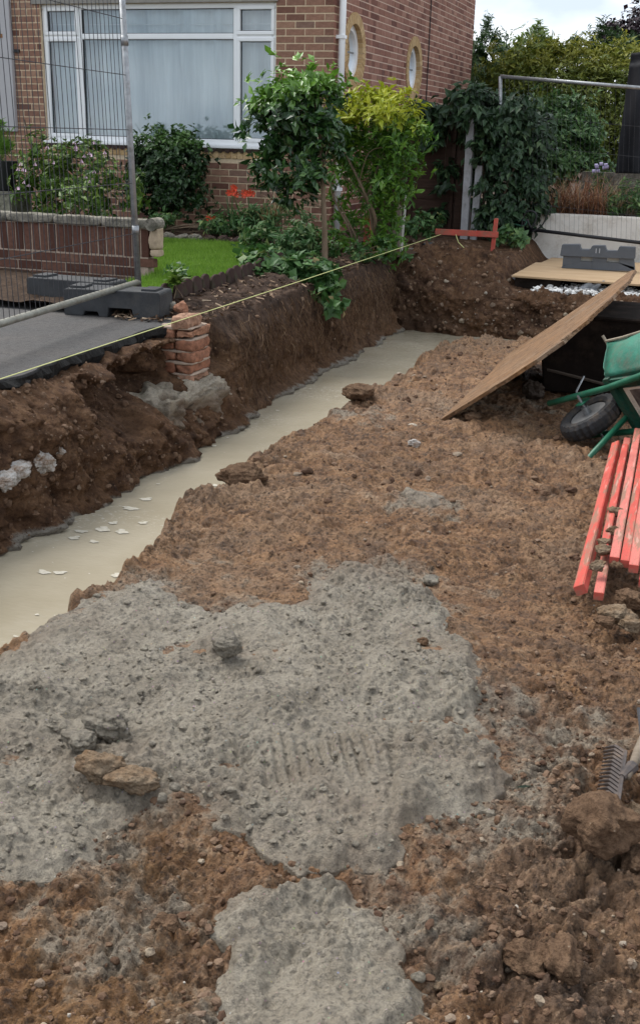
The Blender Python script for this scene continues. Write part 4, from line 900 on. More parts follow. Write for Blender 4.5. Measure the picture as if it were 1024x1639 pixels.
# rubber foot block for the near panel
def footblock(loc, rz, label):
    r_ = empty('rubber_block', loc, label, 'rubber block', rz=rz)
    Lh, Wd, Hh = .335, .13, .2; p = P()
    prof = [(-Lh,.0),(-.20,.0),(-.19,.03),(-.10,.03),(-.09,.0),(-.03,.0),(-.02,.06),(.14,.06),(.15,.0),(Lh,.0),(Lh,.165),(Lh-.01,.175),(-Lh+.01,.172),(-Lh,.16)]
    p.prism(prof, 1, -Wd, Wd); p.build('body', RUBBER, r_, bevel=.004)
    for x in (.24,-.26):
        q = P(); q.box((x-.05,-.08,.17),(x+.05,.08,.188)); q.build('raised_pad', RUBBER, r_, bevel=.003)
    return r_
c = atz(175,512,.42)
footblock((-3.715,6.70,.419), math.radians(8), 'black rubber fence foot on the driveway nearest the trench')
footblock((-4.22,7.02,.419), math.radians(-3), 'black rubber fence foot further left, against the brick wall')

# string line and profile boards
st = P(); s0 = at(-60,627,4.05); s1 = at(706,375.5,12.0); st.tube([tuple(s0), tuple((s0+s1)/2-np.array([0,0,.004])), tuple(s1)], .0024, 6)
tag(st.build('string_line', STRING), 'taut yellow string line running above the trench edge', 'string')
pb = empty('profile_board', (-2.18,12.0,.36), 'red painted profile board nailed to a stake beyond the trench', 'profile board')
def lp(p, name, mat, root, **k):
    l = root.location; p.v = [(x-l.x,y-l.y,z-l.z) for x,y,z in p.v]; return p.build(name, mat, root, **k)
b_a, b_b = at(697,371,12.0), at(797,376,12.0)
p = P(); t_ = .030
p.hexa([(b_a[0],11.975,b_a[2]-t_),(b_b[0],11.975,b_b[2]-t_),(b_b[0],12.0,b_b[2]-t_),(b_a[0],12.0,b_a[2]-t_),(b_a[0],11.975,b_a[2]+t_),(b_b[0],11.975,b_b[2]+t_),(b_b[0],12.0,b_b[2]+t_),(b_a[0],12.0,b_a[2]+t_)]); lp(p, 'cross_board', RED, pb, bevel=.003)
for q1, q2 in (((794,350),(785,418)),):
    t1, t2 = at(*q1,12.03), at(*q2,12.03); p = P(); w = .02
    p.hexa([(t2[0]-w,12.004,t2[2]-.1),(t2[0]+w,12.004,t2[2]-.1),(t2[0]+w,12.044,t2[2]-.1),(t2[0]-w,12.044,t2[2]-.1),(t1[0]-w,12.004,t1[2]),(t1[0]+w,12.004,t1[2]),(t1[0]+w,12.044,t1[2]),(t1[0]-w,12.044,t1[2])]); lp(p, 'stake', RED, pb, bevel=.003)
lo = P(); pts = [(729,376),(733,388),(745,400),(757,406),(770,409),(784,409)]; lo.tube([tuple(at(x,y,11.95)) for x,y in pts], .0045, 6)
tag(lo.build('loose_string', STRING), 'slack end of yellow string hanging under the red profile board', 'string')
s2 = empty('stake', tuple(at(588,405,11.6)), 'red wooden stake half hidden among the shrub stems', 'stake')
p = P(); a_, b_ = at(588,350,11.4), at(584,408,11.4); p.hexa([(b_[0]-.03,11.4,b_[2]-.1),(b_[0]+.03,11.4,b_[2]-.1),(b_[0]+.03,11.45,b_[2]-.1),(b_[0]-.03,11.45,b_[2]-.1),(a_[0]-.03,11.4,a_[2]),(a_[0]+.03,11.4,a_[2]),(a_[0]+.03,11.45,a_[2]),(a_[0]-.03,11.45,a_[2])])
p.v = [tuple(np.array(v)-np.array(s2.location)) for v in p.v]; p.build('shaft', RED, s2, bevel=.003); p = P(); c_ = at(590,402,11.38); p.box((c_[0]-.07,c_[1]-.015,c_[2]-.03),(c_[0]+.10,c_[1],c_[2]+.02)); p.v = [tuple(np.array(v)-np.array(s2.location)) for v in p.v]; p.build('cross_board', RED, s2, bevel=.003)
p = P(); p.tube([tuple(at(650,312,11.55)), tuple(at(645,360,11.55)), tuple(at(640,428,11.55))], .014, 8); tag(p.build('garden_cane', simple('pale_cane',(.45,.45,.42),.2,15)), 'thin pale cane at the end of the trench corner', 'cane')
p = P(); a_, b_ = at(634,330,11.8), at(633,404,11.8); p.box((a_[0]-.04,11.8,b_[2]-.1),(a_[0]+.045,11.87,a_[2])); tag(p.build('wooden_post', simple('grey_wood',(.17,.14,.11),.3,15), bevel=.004), 'short grey wooden post behind the pale cane', 'post')
p = P(); a_ = at(682,396,12.1); p.tube([(a_[0]-.02,12.05,a_[2]),(a_[0]+.05,12.12,a_[2]+.01)], .045, 14); tag(p.build('pipe_end', CABLE, smooth=False), 'short black pipe end lying left of the red board', 'pipe')
rock('stone', STONE, 0, 0, 0, (.13,.05,.04), 150, 'long pale stone slab left of the black pipe end', 'stone', pos=tuple(at(662,404,11.9)))
# twig lying over the soil by the pier
p = P(); p.tube([tuple(at(x,y,yy)) for x,y,yy in ((308,505,7.25),(325,527,7.15),(342,545,7.05),(358,566,6.98),(366,578,6.96))], [.007,.008,.007,.006,.004], 6); tag(p.build('twig', simple('dry_twig',(.30,.21,.13),.2,20)), 'long bare twig hanging over the trench bank by the brick pier', 'twig')

# leaning chipboard sheet
ang = math.radians(39.3); bs = empty('chipboard_sheet', (-1.45,6.5,-.055), 'weathered brown chipboard sheet leaning up over the wheelbarrow', 'board')
outline = [(0,.12),(.3,.04),(.47,-.02),(.75,-.09),(.93,-.07),(.98,.1),(1.05,.2),(1.06,.34),(1.12,.5),(1.17,.8),(1.19,1.1),(1.22,1.4),(1.21,2.2),(1.15,2.45),(.6,2.5),(0,2.55)]
bm = bmesh.new(); fv = [bm.verts.new((x,y,0)) for x,y in outline]; bm.faces.new(fv)
bmesh.ops.triangulate(bm, faces=bm.faces[:]); 
for i in range(5): bmesh.ops.subdivide_edges(bm, edges=[e for e in bm.edges if e.calc_length() > .07], cuts=1); bmesh.ops.triangulate(bm, faces=bm.faces[:])
bound = {v for e in bm.edges if e.is_boundary for v in e.verts}
for v in bm.verts:
    x, y = v.co.x, v.co.y; v.co.z = -.008*math.sin(x/1.2*math.pi)+.004*math.sin(y*3)
    if v in bound and x > .4: v.co.x += float(RNG.normal(0,.006)); v.co.y += float(RNG.normal(0,.008))
r_ = bmesh.ops.extrude_face_region(bm, geom=bm.faces[:])
for v in [g_ for g_ in r_['geom'] if isinstance(g_, bmesh.types.BMVert)]: v.co.z -= .022
bmesh.ops.recalc_face_normals(bm, faces=bm.faces[:])
me = bpy.data.meshes.new('sheet'); bm.to_mesh(me); bm.free(); me.materials.append(OSB); o = link('sheet', me, bs); o.rotation_euler = (0,-ang,0)
fl = P()
for i in range(150):
    y = float(RNG.uniform(-.06,.75)); x = float(np.interp(y,[-.07,.1,.2,.34,.5,.8],[.93,.98,1.05,1.06,1.12,1.17]))+float(RNG.uniform(-.025,.012)); z_ = float(RNG.uniform(-.022,-.004)); fl.box((x,y,z_),(x+float(RNG.uniform(.006,.03)),y+float(RNG.uniform(.003,.010)),z_+float(RNG.uniform(.002,.006))))
o = tag(fl.build('splintered_edge', OSB, bs), kind='stuff'); o.rotation_euler = (0,-ang,0)

# dark muddy tub holding the sheet up
tb = empty('dark_tub', (-.5,7.9,-.05), 'dark muddy plastic tub in the shade under the leaning board', 'tub')
f0 = [(-1.0,-.08),(-1.03,.20),(-.74,.47),(.35,.47),(.35,-.08)]; k0 = [(-.92,-.08),(-.94,.17),(-.70,.44),(.30,.44),(.30,-.08)]
p = P(); V_ = [(x,7.85-.10*(z/.5),z) for x,z in f0]+[(x,8.7+.06*(z/.5),z) for x,z in f0]; n5 = 5
p.add(V_, [(0,1,2,3,4),(9,8,7,6,5)]+[(i,(i+1)%n5,n5+(i+1)%n5,n5+i) for i in range(n5)]); lp(p, 'body', DARKP, tb, bevel=.012)
p = P(); p.tube([(x,7.845-.10*(z/.5),z) for x,z in ((-1.03,.20),(-.74,.475),(.35,.475))], .014, 6); lp(p, 'rim', DARKP, tb)
p = P(); p.tube([(-.98,7.84,.08),(-.6,7.82,.02),(.3,7.82,-.02)], .012, 6); lp(p, 'lower_ridge', simple('dusty_edge',(.09,.07,.055)), tb)
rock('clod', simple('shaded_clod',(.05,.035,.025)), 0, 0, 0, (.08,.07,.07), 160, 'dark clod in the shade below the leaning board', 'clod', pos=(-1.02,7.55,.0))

# tipped wheelbarrow
BR = Matrix(((-.673,-.546,.499),(.682,-.199,.703),(-.285,.814,.506))); BT = Vector((-.53,6.42,.10))
bx4 = BR.to_4x4(); wb = empty('wheelbarrow', BT, 'green wheelbarrow tipped on its side beside the leaning board', 'wheelbarrow')
def wbp(p, name, mat, parent=None, **k): return p.build(name, mat, parent or wb, xf=bx4, **k)
# local axes: l forward, s across, u up from the ground when upright
wh = empty('wheel'); wh.parent = wb
ty = P(); N = 56; prof = [(.112,-.033),(.135,-.046),(.16,-.044),(.176,-.025),(.18,0),(.176,.025),(.16,.044),(.135,.046),(.112,.033)]
V_ = []; 
for i in range(N):
    a = 2*math.pi*i/N
    for j, (r, s) in enumerate(prof):
        k = 1+(.05 if (i%2 and 2 <= j <= 6) else 0); V_.append((r*k*math.cos(a), s*1.15, r*k*math.sin(a)))
m9 = len(prof); ty.add(V_, [(i*m9+j, i*m9+(j+1)%m9, ((i+1)%N)*m9+(j+1)%m9, ((i+1)%N)*m9+j) for i in range(N) for j in range(m9)])
wbp(ty, 'tyre', TYRE, wh)
rm = P(); rm.tube([(0,-.03,0),(0,-.028,0),(0,.028,0),(0,.03,0)], [.10,.115,.115,.10], 24); wbp(rm, 'rim', simple('rim_grey',(.16,.155,.15),.3,9,.6,.3), wh)
hb = P(); hb.tube([(0,-.075,0),(0,.075,0)], .022, 12); hb.tube([(0,-.15,0),(0,.15,0)], .008, 8); wbp(hb, 'hub', GALV, wh)
for sgn in (1,-1):
    p = P(); p.tube([(.29,.125*sgn,.0),(.1,.135*sgn,.02),(-.2,.15*sgn,.05),(-.55,.2*sgn,.06),(-.95,.26*sgn,.10),(-1.3,.28*sgn,.14)], .0185, 12); wbp(p, 'handle_rail', GREEN, smooth=True)
    lg = [(-.20,-.06,.08),(-.213,-.075,-.28),(-.214,-.085,-.315),(-.218,-.10,-.33),(-.226,-.118,-.325),(-.234,-.135,-.30),(-.24,-.215,.06),(-.25,-.22,.09)] if sgn < 0 else [(-.72,.22,.08),(-.80,.22,-.2),(-.84,.23,-.25),(-.90,.23,-.25),(-.94,.24,-.2),(-.98,.26,.10)]
    p = P(); p.tube(lg, .0175, 10); wbp(p, 'leg', GREEN, smooth=True)
    p = P(); p.tube([(0,.14*sgn,0),(.06,.155*sgn,.05),(.14,.16*sgn,.2)], .006, 6); wbp(p, 'wheel_stay', GALV)
    p = P(); p.box((-.03,.105*sgn-.003,-.03),(.03,.105*sgn+.003,.045)); wbp(p, 'axle_bracket', GREEN)
p = P(); p.tube([(.29,.125,0),(.31,.1,0),(.315,0,0),(.31,-.1,0),(.29,-.125,0)], .0165, 10); 
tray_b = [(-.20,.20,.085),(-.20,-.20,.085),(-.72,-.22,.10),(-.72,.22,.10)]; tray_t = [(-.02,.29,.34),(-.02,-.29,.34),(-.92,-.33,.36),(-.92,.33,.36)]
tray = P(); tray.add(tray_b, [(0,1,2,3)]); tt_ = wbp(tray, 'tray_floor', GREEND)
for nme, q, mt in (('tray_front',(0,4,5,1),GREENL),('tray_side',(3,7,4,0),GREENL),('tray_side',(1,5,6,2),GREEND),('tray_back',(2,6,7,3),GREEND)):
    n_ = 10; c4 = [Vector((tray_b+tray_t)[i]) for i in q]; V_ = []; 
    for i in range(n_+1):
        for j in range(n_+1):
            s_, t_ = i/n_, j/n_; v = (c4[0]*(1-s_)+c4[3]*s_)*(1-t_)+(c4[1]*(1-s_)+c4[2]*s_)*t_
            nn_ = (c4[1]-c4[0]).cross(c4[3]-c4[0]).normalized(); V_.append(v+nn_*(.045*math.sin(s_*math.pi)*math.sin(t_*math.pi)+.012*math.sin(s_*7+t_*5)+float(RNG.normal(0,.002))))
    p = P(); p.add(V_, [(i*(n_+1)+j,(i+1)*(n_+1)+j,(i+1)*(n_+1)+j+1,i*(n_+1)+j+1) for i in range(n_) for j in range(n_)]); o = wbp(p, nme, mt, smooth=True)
    sol = o.modifiers.new('s','SOLIDIFY'); sol.thickness = .004
p = P(); rimp = [Vector(v) for v in tray_t]; pts = []
for i in range(4):
    a_, b_ = rimp[i], rimp[(i+1)%4]
    for k in range(6): pts.append(a_.lerp(b_, k/6)+Vector((0,0,float(RNG.normal(0,.006)))))
pts.append(pts[0]); pts[0] = pts[0]+Vector((.03,.03,.02)); p.tube(pts, .0085, 7); wbp(p, 'rim_roll', RIMM)
for z_, w_2 in ((.075,.02),):
    for s_ in (.175,-.175):
        p = P(); p.box((-.72,s_-.014,.066),(-.18,s_+.014,.092)); wbp(p, 'floor_strut', GREEND)
p = P(); p.box((-.235,-.20,.062),(-.195,.20,.088)); wbp(p, 'floor_strut', GREEND)
p = P(); p.box((-.50,-.10,.078),(-.29,.12,.083)); lb_ = wbp(p, 'label_plate', LABELM)
p = P(); p.box((-.48,-.085,.0755),(-.335,.105,.0775)); wbp(p, 'label_photo', LABELD, lb_)
p = P(); p.box((-.43,-.01,.073),(-.385,.0,.075)); p.box((-.325,-.09,.0755),(-.317,.11,.0775)); 
for i in range(9): p.box((-.313,-.085+i*.021,.0755),(-.300,-.072+i*.021,.0775))
wbp(p, 'label_marks', simple('pale_marks',(.5,.47,.4)), lb_)
p = P(); p.box((-.30,.145,.078),(-.27,.16,.083)); p.box((-.35,.15,.078),(-.29,.157,.083)); wbp(p, 'scratch', UPVC)

# bundle of red stakes
def stake_obj(q0, q1, z0, z1, w, h, mat, label, roll=0, point=True):
    A, B_ = Vector(atz(*q0,z0)), Vector(atz(*q1,z1)); d_ = (B_-A); ln = d_.length; r_ = empty('red_stake', A, label, 'stake', 'red stakes by the wheelbarrow')
    x_ = d_.normalized(); side = x_.cross(Vector((0,0,1))).normalized(); up_ = side.cross(x_)
    side, up_ = side*math.cos(roll)+up_*math.sin(roll), up_*math.cos(roll)-side*math.sin(roll)
    p = P(); k = h*.35 if point else 0
    V_ = [side*a*w/2+up_*b*h/2 for a,b in ((-1,-1),(1,-1),(1,1),(-1,1))]; V2_ = [v+x_*ln for v in V_]
    p.hexa(V_+V2_); p.build('shaft', mat, r_, bevel=.003)
    p = P(); p.hexa([v*.97-x_*.0015 for v in V_]+[v*.97+x_*.004 for v in V_]); p.build('end_grain', RED, r_)
    return r_
SK = [((928,945),(986,712),.045,.06,.042,.038,RED2,'leftmost red stake of the bundle, lying on the clay',.5),
 ((957,955),(1003,705),.035,.05,.036,.030,REDP2,'red stake with its chamfered end nearest the camera, second from left',0),
 ((965,885),(1000,715),.085,.09,.032,.028,RED2,'short red stake with clay crumbs on it, third from left',.1),
 ((982,898),(1020,690),.10,.11,.036,.030,REDP2,'muddy red stake lying fourth from the left',0),
 ((999,903),(1032,700),.10,.11,.034,.030,RED2,'muddy red stake lying fifth from the left',0),
 ((1013,911),(1046,690),.10,.12,.036,.032,REDP2,'faded pink red stake at the right edge',0),
 ((1030,935),(1060,690),.06,.08,.040,.034,RED2,'red stake cut off by the right edge of the picture',0)]
for s in SK: stake_obj(s[0],s[1],s[2],s[3],s[4],s[5],s[6],s[7],s[8])

# rake lying with its teeth up
rk = empty('garden_rake', (-.05,2.63,.05), 'rusty steel rake head with a grey wooden handle lying on the clay', 'rake')
hd0, hd1 = np.array(atz(1000,1205,.085)), np.array(atz(988,1288,.085)); dirr = hd1-hd0
p = P(); p.tube([tuple(hd0-dirr*.02), tuple((hd0+hd1)/2), tuple(hd1+dirr*.02)], .006, 6); lp(p, 'head_bar', STEELR, rk)
tdir = np.array(atz(968,1197,.035))-hd0
for i in range(14):
    s = hd0+dirr*(i/13); e = s+tdir*1.0; p = P(); mid = s+tdir*.5+np.array([0,0,.012]); p.tube([tuple(s),tuple(mid),tuple(e)], [.0055,.005,.0025], 6); lp(p, 'tooth', STEELR, rk)
p = P(); hs = np.array(atz(1003,1245,.08)); he = np.array(atz(1060,1120,.07)); p.tube([tuple(hs),tuple(hs*.7+he*.3),tuple(he)], [.008,.016,.017], 10); lp(p, 'handle', HANDLEW, rk, smooth=True)
p = P(); a_ = np.array(atz(1003,1245,.078)); p.tube([tuple((hd0+hd1)/2), tuple(a_*.6+hs*.4+ (he-hs)*.12)], [.009,.018], 8); lp(p, 'socket', STEELR, rk)
p = P(); p.tube([tuple(atz(1021,1135,.03)),tuple(atz(1026,1175,.03)),tuple(atz(1040,1200,.03))], .006, 6); tag(p.build('bent_wire', WIRE), 'bent grey wire at the right edge above the rake', 'wire')

# plywood, grey fence foot on edge, rubble and sheeting behind the trench
pw = P(); fl_, fr_2, bl_ = atz(818,441,.272), atz(1024,456,.272), atz(846,424,.272); pw.prism([(fl_[0],fl_[1]),(fr_2[0]+1.2,fr_2[1]-.05),(fr_2[0]+1.2,13.85),(-1.80,13.85),(-1.83,13.2),(-1.89,13.17)], 2, .252, .272)
tag(pw.build('plywood_sheet', PLY, bevel=.003), 'pale plywood sheet lying behind the trench', 'plywood')
p = P(); p.box((fl_[0]+.03,fl_[1]+.05,.10),(fl_[0]+.5,fl_[1]+.6,.248)); tag(p.build('support_block', DARKP, bevel=.006), 'dark block under the left corner of the plywood', 'block')
def zp(x, y): return at(800+x/4.571, 340+y/4.571, 12.75)
gf = empty('plastic_block', tuple(zp(710,425)), 'dark grey plastic fence foot standing on edge on the plywood', 'fence foot')
up_ = [(440,318),(455,235),(583,235),(590,270),(660,272),(676,243),(768,243),(778,280),(860,282),(872,250),(990,255),(985,342),(712,331)]
p = P(); p.prism([(zp(x,y)[0],zp(x,y)[2]) for x,y in up_], 1, 12.70, 12.82); lp(p, 'upper_body', POLYB, gf, bevel=.006)
p = P()
for poly in ([(462,322),(590,327),(588,358),(455,395)],[(675,330),(780,335),(778,366),(672,360)],[(870,338),(978,342),(985,425),(868,372)],[(455,393),(588,357),(674,361),(672,418),(447,405)],[(672,359),(780,365),(870,370),(978,400),(980,432),(670,419)]):
    p.prism([(zp(x,y)[0],zp(x,y)[2]) for x,y in poly], 1, 12.725, 12.80)
lp(p, 'lower_body', POLYB, gf)
for sx in (705,730):
    p = P(); a_ = zp(sx,277); p.box((a_[0]-.006,12.696,a_[2]-.03),(a_[0]+.004,12.70,a_[2]+.02)); lp(p, 'moulded_mark', simple('pale_grey',(.35,.36,.38)), gf)
for x0, x1, y0, y1 in ((590,675,325,358),(780,870,332,368)):
    a_, b_ = zp(x0,y1), zp(x1,y0); p = P(); p.box((a_[0],12.775,a_[2]),(b_[0],12.78,b_[2])); lp(p, 'slot_back', simple('pale_slot',(.5,.48,.43)), gf)
def crumple(name, pts, Y, mat, label, cat, amp=.02):
    q = [np.array(at(x,y,Y)) for x,y in pts]; n_ = 14; V_ = []
    for i in range(n_):
        for j in range(n_):
            s_, t_ = i/(n_-1), j/(n_-1); v = (q[0]*(1-s_)+q[1]*s_)*(1-t_)+(q[3]*(1-s_)+q[2]*s_)*t_
            V_.append(v+np.array([0,-amp*1.5,amp])*float(fbm(np.array([s_*4.]),np.array([t_*4.]),3,int(Y*100))[0])*2)
    o = link(name, npmesh(name, V_, gridfaces(n_,n_), mat, True)); so_ = o.modifiers.new('s','SOLIDIFY'); so_.thickness = .003; return tag(o, label, cat)
crumple('plastic_sheeting', [(818,442),(892,447),(885,453),(820,450)], 11.88, PLASTIC, 'pale grey sheeting folded under the plywood edge', 'sheeting')
crumple('plastic_sheeting', [(930,455),(968,452),(945,470),(918,482)], 11.72, PLASTIC, 'clear grey plastic scrap beside the leaning board', 'sheeting', .03)
scatter('white_gravel', 2600, (-1.75,.8), (11.50,11.98), .010, .026, WGRAV, 'white gravel spread below the plywood edge', lambda x,y: np.clip(fbm(x*5,y*5,3,410)+.75,0,1)*ss(-1.75,-1.45,x), 411, lambda x,y: .155+.06*(y-11.50)+0*x+.015*RNG.uniform(-1,1,len(x)))
ww = P(); wl_, wr_ = at(848,341,14.05), at(1024,349,14.05); ww.hexa([(wl_[0],14.05,.2),(3,14.05,.2),(3,14.25,.2),(wl_[0],14.25,.2),(wl_[0],14.05,wl_[2]),(3,14.05,wl_[2]),(3,14.25,wl_[2]),(wl_[0],14.25,wl_[2])])
tag(ww.build('white_wall', WHITEW, bevel=.012), 'low white rendered wall behind the far mesh fence', 'wall')
sheet('planting_bed', -2.3, 4, 14.2, 16.4, .74, 60, 30, SOIL, .08, 210)
p = P(); gl, gr2 = at(930,275,15.6), at(1060,280,15.6); p.box((gl[0],15.6,.6),(3,15.75,gl[2])); tag(p.build('grey_wall', STONE, bevel=.01), 'low grey wall behind the russet grasses', 'wall')
# black cloth hanging behind the fence
n_ = 40; V_ = []; c4 = [np.array(at(*q,14.6)) for q in ((984,278),(1130,280),(1150,78),(1008,84))]
for i in range(n_):
    for j in range(n_):
        s_, t_ = i/(n_-1), j/(n_-1); v = (c4[0]*(1-s_)+c4[1]*s_)*(1-t_)+(c4[3]*(1-s_)+c4[2]*s_)*t_
        V_.append(v+np.array([0,.06*math.sin(s_*21+t_*2)+.05*math.sin(s_*9-t_*6)+(.07 if t_ > .9 else 0),0]))
o = link('black_cloth', npmesh('black_cloth', V_, gridfaces(n_,n_), BLACKF, True)); so_ = o.modifiers.new('s','SOLIDIFY'); so_.thickness = .004; tag(o, 'black cloth screen hanging at the right edge behind the fence', 'cloth')
# pale roofed shed seen through leaves
sh = empty('garden_shed', tuple(at(960,300,19)), 'pale blue grey tent-like shed roof glimpsed between the shrubs', 'shed')
A_, B_, C_, D_ = at(925,245,19), at(958,188,19), at(1000,188,19), at(1000,245,19)
p = P(); p.hexa([tuple(A_),tuple(D_),tuple(D_+np.array([0,2.2,0])),tuple(A_+np.array([0,2.2,0])),tuple(B_+np.array([0,.9,0])),tuple(C_+np.array([0,.9,0])),tuple(C_+np.array([0,1.2,0])),tuple(B_+np.array([0,1.2,0]))]); lp(p, 'roof', SHEDM, sh)
p = P(); p.box((A_[0]+.08,19.05,.4),(D_[0]-.02,21.1,A_[2])); lp(p, 'wall', simple('shed_wall',(.3,.34,.36)), sh)

# brown fence panel, its post, and the slotted concrete post beside it
fn = empty('wooden_fence', (-3.4,14.0,.5), 'dark brown wooden lap fence panel between house and climber', 'wooden fence')
for i in range(11):
    z0 = .50+i*.128; p = P(); p.hexa([(-4.12,13.985,z0),(-3.06,13.985,z0),(-3.06,13.997,z0),(-4.12,13.997,z0),(-4.12,14.0,z0+.15),(-3.06,14.0,z0+.15),(-3.06,14.012,z0+.15),(-4.12,14.012,z0+.15)]); lp(p, 'board', FENCEW, fn)
for x in (-4.1,-3.62,-3.1):
    p = P(); p.box((x-.02,13.95,.5),(x+.025,13.984,1.92)); lp(p, 'batten', FENCEW, fn, bevel=.003)
p = P(); p.box((-3.045,13.93,.3),(-2.95,14.03,1.98)); lp(p, 'post', FENCEW, fn, bevel=.004)
b_, t_ = at(742,374,13.62), at(753,190,13.62); cp = empty('concrete_post', tuple(b_), 'pale grey slotted concrete post leaning at the fence end', 'post')
dxl = t_[0]-b_[0]; hh_ = t_[2]-b_[2]; sec = [(-.035,-.05),(.05,-.05),(.05,.05),(.03,.05),(.03,.005),(-.01,.005),(-.01,.05),(-.035,.05)]
p = P(); V_ = [(x,y,-.2) for x,y in sec]+[(x+dxl,y,hh_) for x,y in sec]; p.add(V_, [tuple(range(8))[::-1],tuple(range(8,16))]+[(i,(i+1)%8,8+(i+1)%8,8+i) for i in range(8)]); p.build('shaft', POSTC, cp, bevel=.003)
p = P(); p.hexa([(.07,.0,-.2),(.15,.0,-.2),(.15,.06,-.2),(.07,.06,-.2),(.09+dxl*.6,.0,hh_*.6),(.17+dxl*.6,.0,hh_*.6),(.17+dxl*.6,.06,hh_*.6),(.09+dxl*.6,.06,hh_*.6)]); p.build('gravel_board', POSTC, cp, bevel=.003)
# cables and hose by the white wall
for mt, pts, lab, r in ((CABLE,[(838,400),(834,370),(838,345),(848,338),(858,345),(850,365),(842,352),(836,372),(840,398)],'tangled black cable against the white wall end',.012),(CABLE,[(850,372),(866,362),(875,345),(882,330)],'black cable crossing the top of the white wall',.008),(HOSE,[(812,362),(816,356),(830,352),(842,355),(836,362),(820,358)],'coiled green hose left of the white wall',.011)):
    p = P(); ps = [at(x,y,13.7) for x,y in pts]
    sm = []
    for i in range(len(ps)-1):
        for k in range(5):
            t_ = k/5; a_, b_, c_, d_ = ps[max(i-1,0)], ps[i], ps[i+1], ps[min(i+2,len(ps)-1)]
            sm.append(tuple(.5*((2*b_)+(-a_+c_)*t_+(2*a_-5*b_+4*c_-d_)*t_**2+(-a_+3*b_-3*c_+d_)*t_**3)))
    sm.append(tuple(ps[-1])); p.tube(sm, r, 7); nm = 'hose' if mt is HOSE else 'cable'; tag(p.build(nm, mt, smooth=True), lab, nm)
p = P(); a_ = at(836,388,13.7); p.box((a_[0]-.06,13.66,a_[2]-.09),(a_[0]+.05,13.72,a_[2]+.1)); tag(p.build('junction_box', CABLE, bevel=.01), 'small black box at the foot of the white wall end', 'box')

# ================================================================== PLANTS
def leafmesh(name, pos, axis, size, mat, parent, rng, k=6, aspect=.42, spread=.9, tip=None, droop=0., curl=.18, jitter=.35):
    "k leaves round each shoot end"
    n = len(pos); pos = np.repeat(pos,k,0); ax = np.repeat(axis,k,0); size = np.repeat(np.broadcast_to(size,(n,))*rng.uniform(.7,1.25,n),k)*rng.uniform(.45,1.3,n*k); n *= k
    r = rng.normal(size=(n,3)); r -= ax*(r*ax).sum(1)[:,None]; r /= np.linalg.norm(r,axis=1)[:,None]+1e-9
    d = ax*rng.uniform(.1,.9,n)[:,None]+r*spread; d[:,2] -= droop; d /= np.linalg.norm(d,axis=1)[:,None]
    nr = ax*.8+rng.normal(0,jitter,(n,3)); nr[:,2] += .5; nr -= d*(nr*d).sum(1)[:,None]; nr /= np.linalg.norm(nr,axis=1)[:,None]+1e-9
    s = np.cross(d,nr); b = pos+rng.normal(0,.25,(n,3))*size[:,None]*.6; S = size[:,None]
    p0 = b; p1 = b+d*S*.45+s*S*aspect*.5+nr*S*curl*.5; p2 = b+d*S*.45-s*S*aspect*.5+nr*S*curl*.5; pm = b+d*S*.5; p3 = b+d*S-nr*S*curl*.6
    V = np.stack([p0,p1,pm,p2,p3],1).reshape(-1,3); i = np.arange(n)[:,None]*5
    Fs = np.concatenate([i+np.array([[0,1,2]]),i+np.array([[0,2,3]]),i+np.array([[1,4,2]]),i+np.array([[2,4,3]])])
    at_ = {'rnd':np.repeat(rng.uniform(0,1,n)*.75+.25*np.repeat(rng.uniform(0,1,n//k),k),5)}
    if tip is not None: at_['tip'] = np.repeat(np.clip(np.repeat(tip,k)+rng.normal(0,.08,n),0,1),5)
    return link(name, npmesh(name, V, Fs, mat, False, at_), parent)
def clumps(cl, n, rng, shell=.55, per=9, loose=.30):
    "shoots gathered in small sprays over a set of ellipsoids, some sticking out"
    cl = np.array(cl, float); w = (cl[:,3]*cl[:,4]*cl[:,5])**(2/3); m = max(3, n//per); idx = rng.choice(len(cl), m, p=w/w.sum())
    d = rng.normal(size=(m,3)); d /= np.linalg.norm(d,axis=1)[:,None]; r = shell+(1.05-shell)*rng.uniform(0,1,m)**.6
    r = r*(1+rng.normal(0,.10,m))+rng.exponential(.07,m)
    c = cl[idx,:3]+d*cl[idx,3:6]*r[:,None]; k = rng.integers(0,m,n); rad = cl[idx,3:6].mean(1)[k]
    off = rng.normal(size=(n,3))*(rad*loose)[:,None]*rng.uniform(.4,1.,n)[:,None]
    p = c[k]+off; ax = d[k]/cl[idx[k],3:6]; ax /= np.linalg.norm(ax,axis=1)[:,None]; ax += off/(rad*loose)[:,None]*.35; ax[:,2] += .35; ax /= np.linalg.norm(ax,axis=1)[:,None]
    return p, ax
def plant(name, loc, label, cat, group=None): return empty(name, loc, label, cat, group)
def rel(p, root): return p-np.array(root.location)
def stems(root, lines, mat, name='stem'):
    for pts, r0, r1 in lines:
        p = P(); q = [Vector(v)-root.location for v in pts]; sm = []
        for i in range(len(q)-1):
            for k in range(4):
                t_ = k/4; a_, b_, c_, d_ = q[max(i-1,0)], q[i], q[i+1], q[min(i+2,len(q)-1)]; sm.append(.5*((2*b_)+(c_-a_)*t_+(2*a_-5*b_+4*c_-d_)*t_*t_+(3*b_-a_-3*c_+d_)*t_**3))
        sm.append(q[-1]); n = len(sm); p.tube(sm, [r0+(r1-r0)*i/(n-1) for i in range(n)], 8); p.build(name, mat, root, smooth=True)
rng = np.random.default_rng(11)
def A(x, y, Y): return tuple(at(x,y,Y))
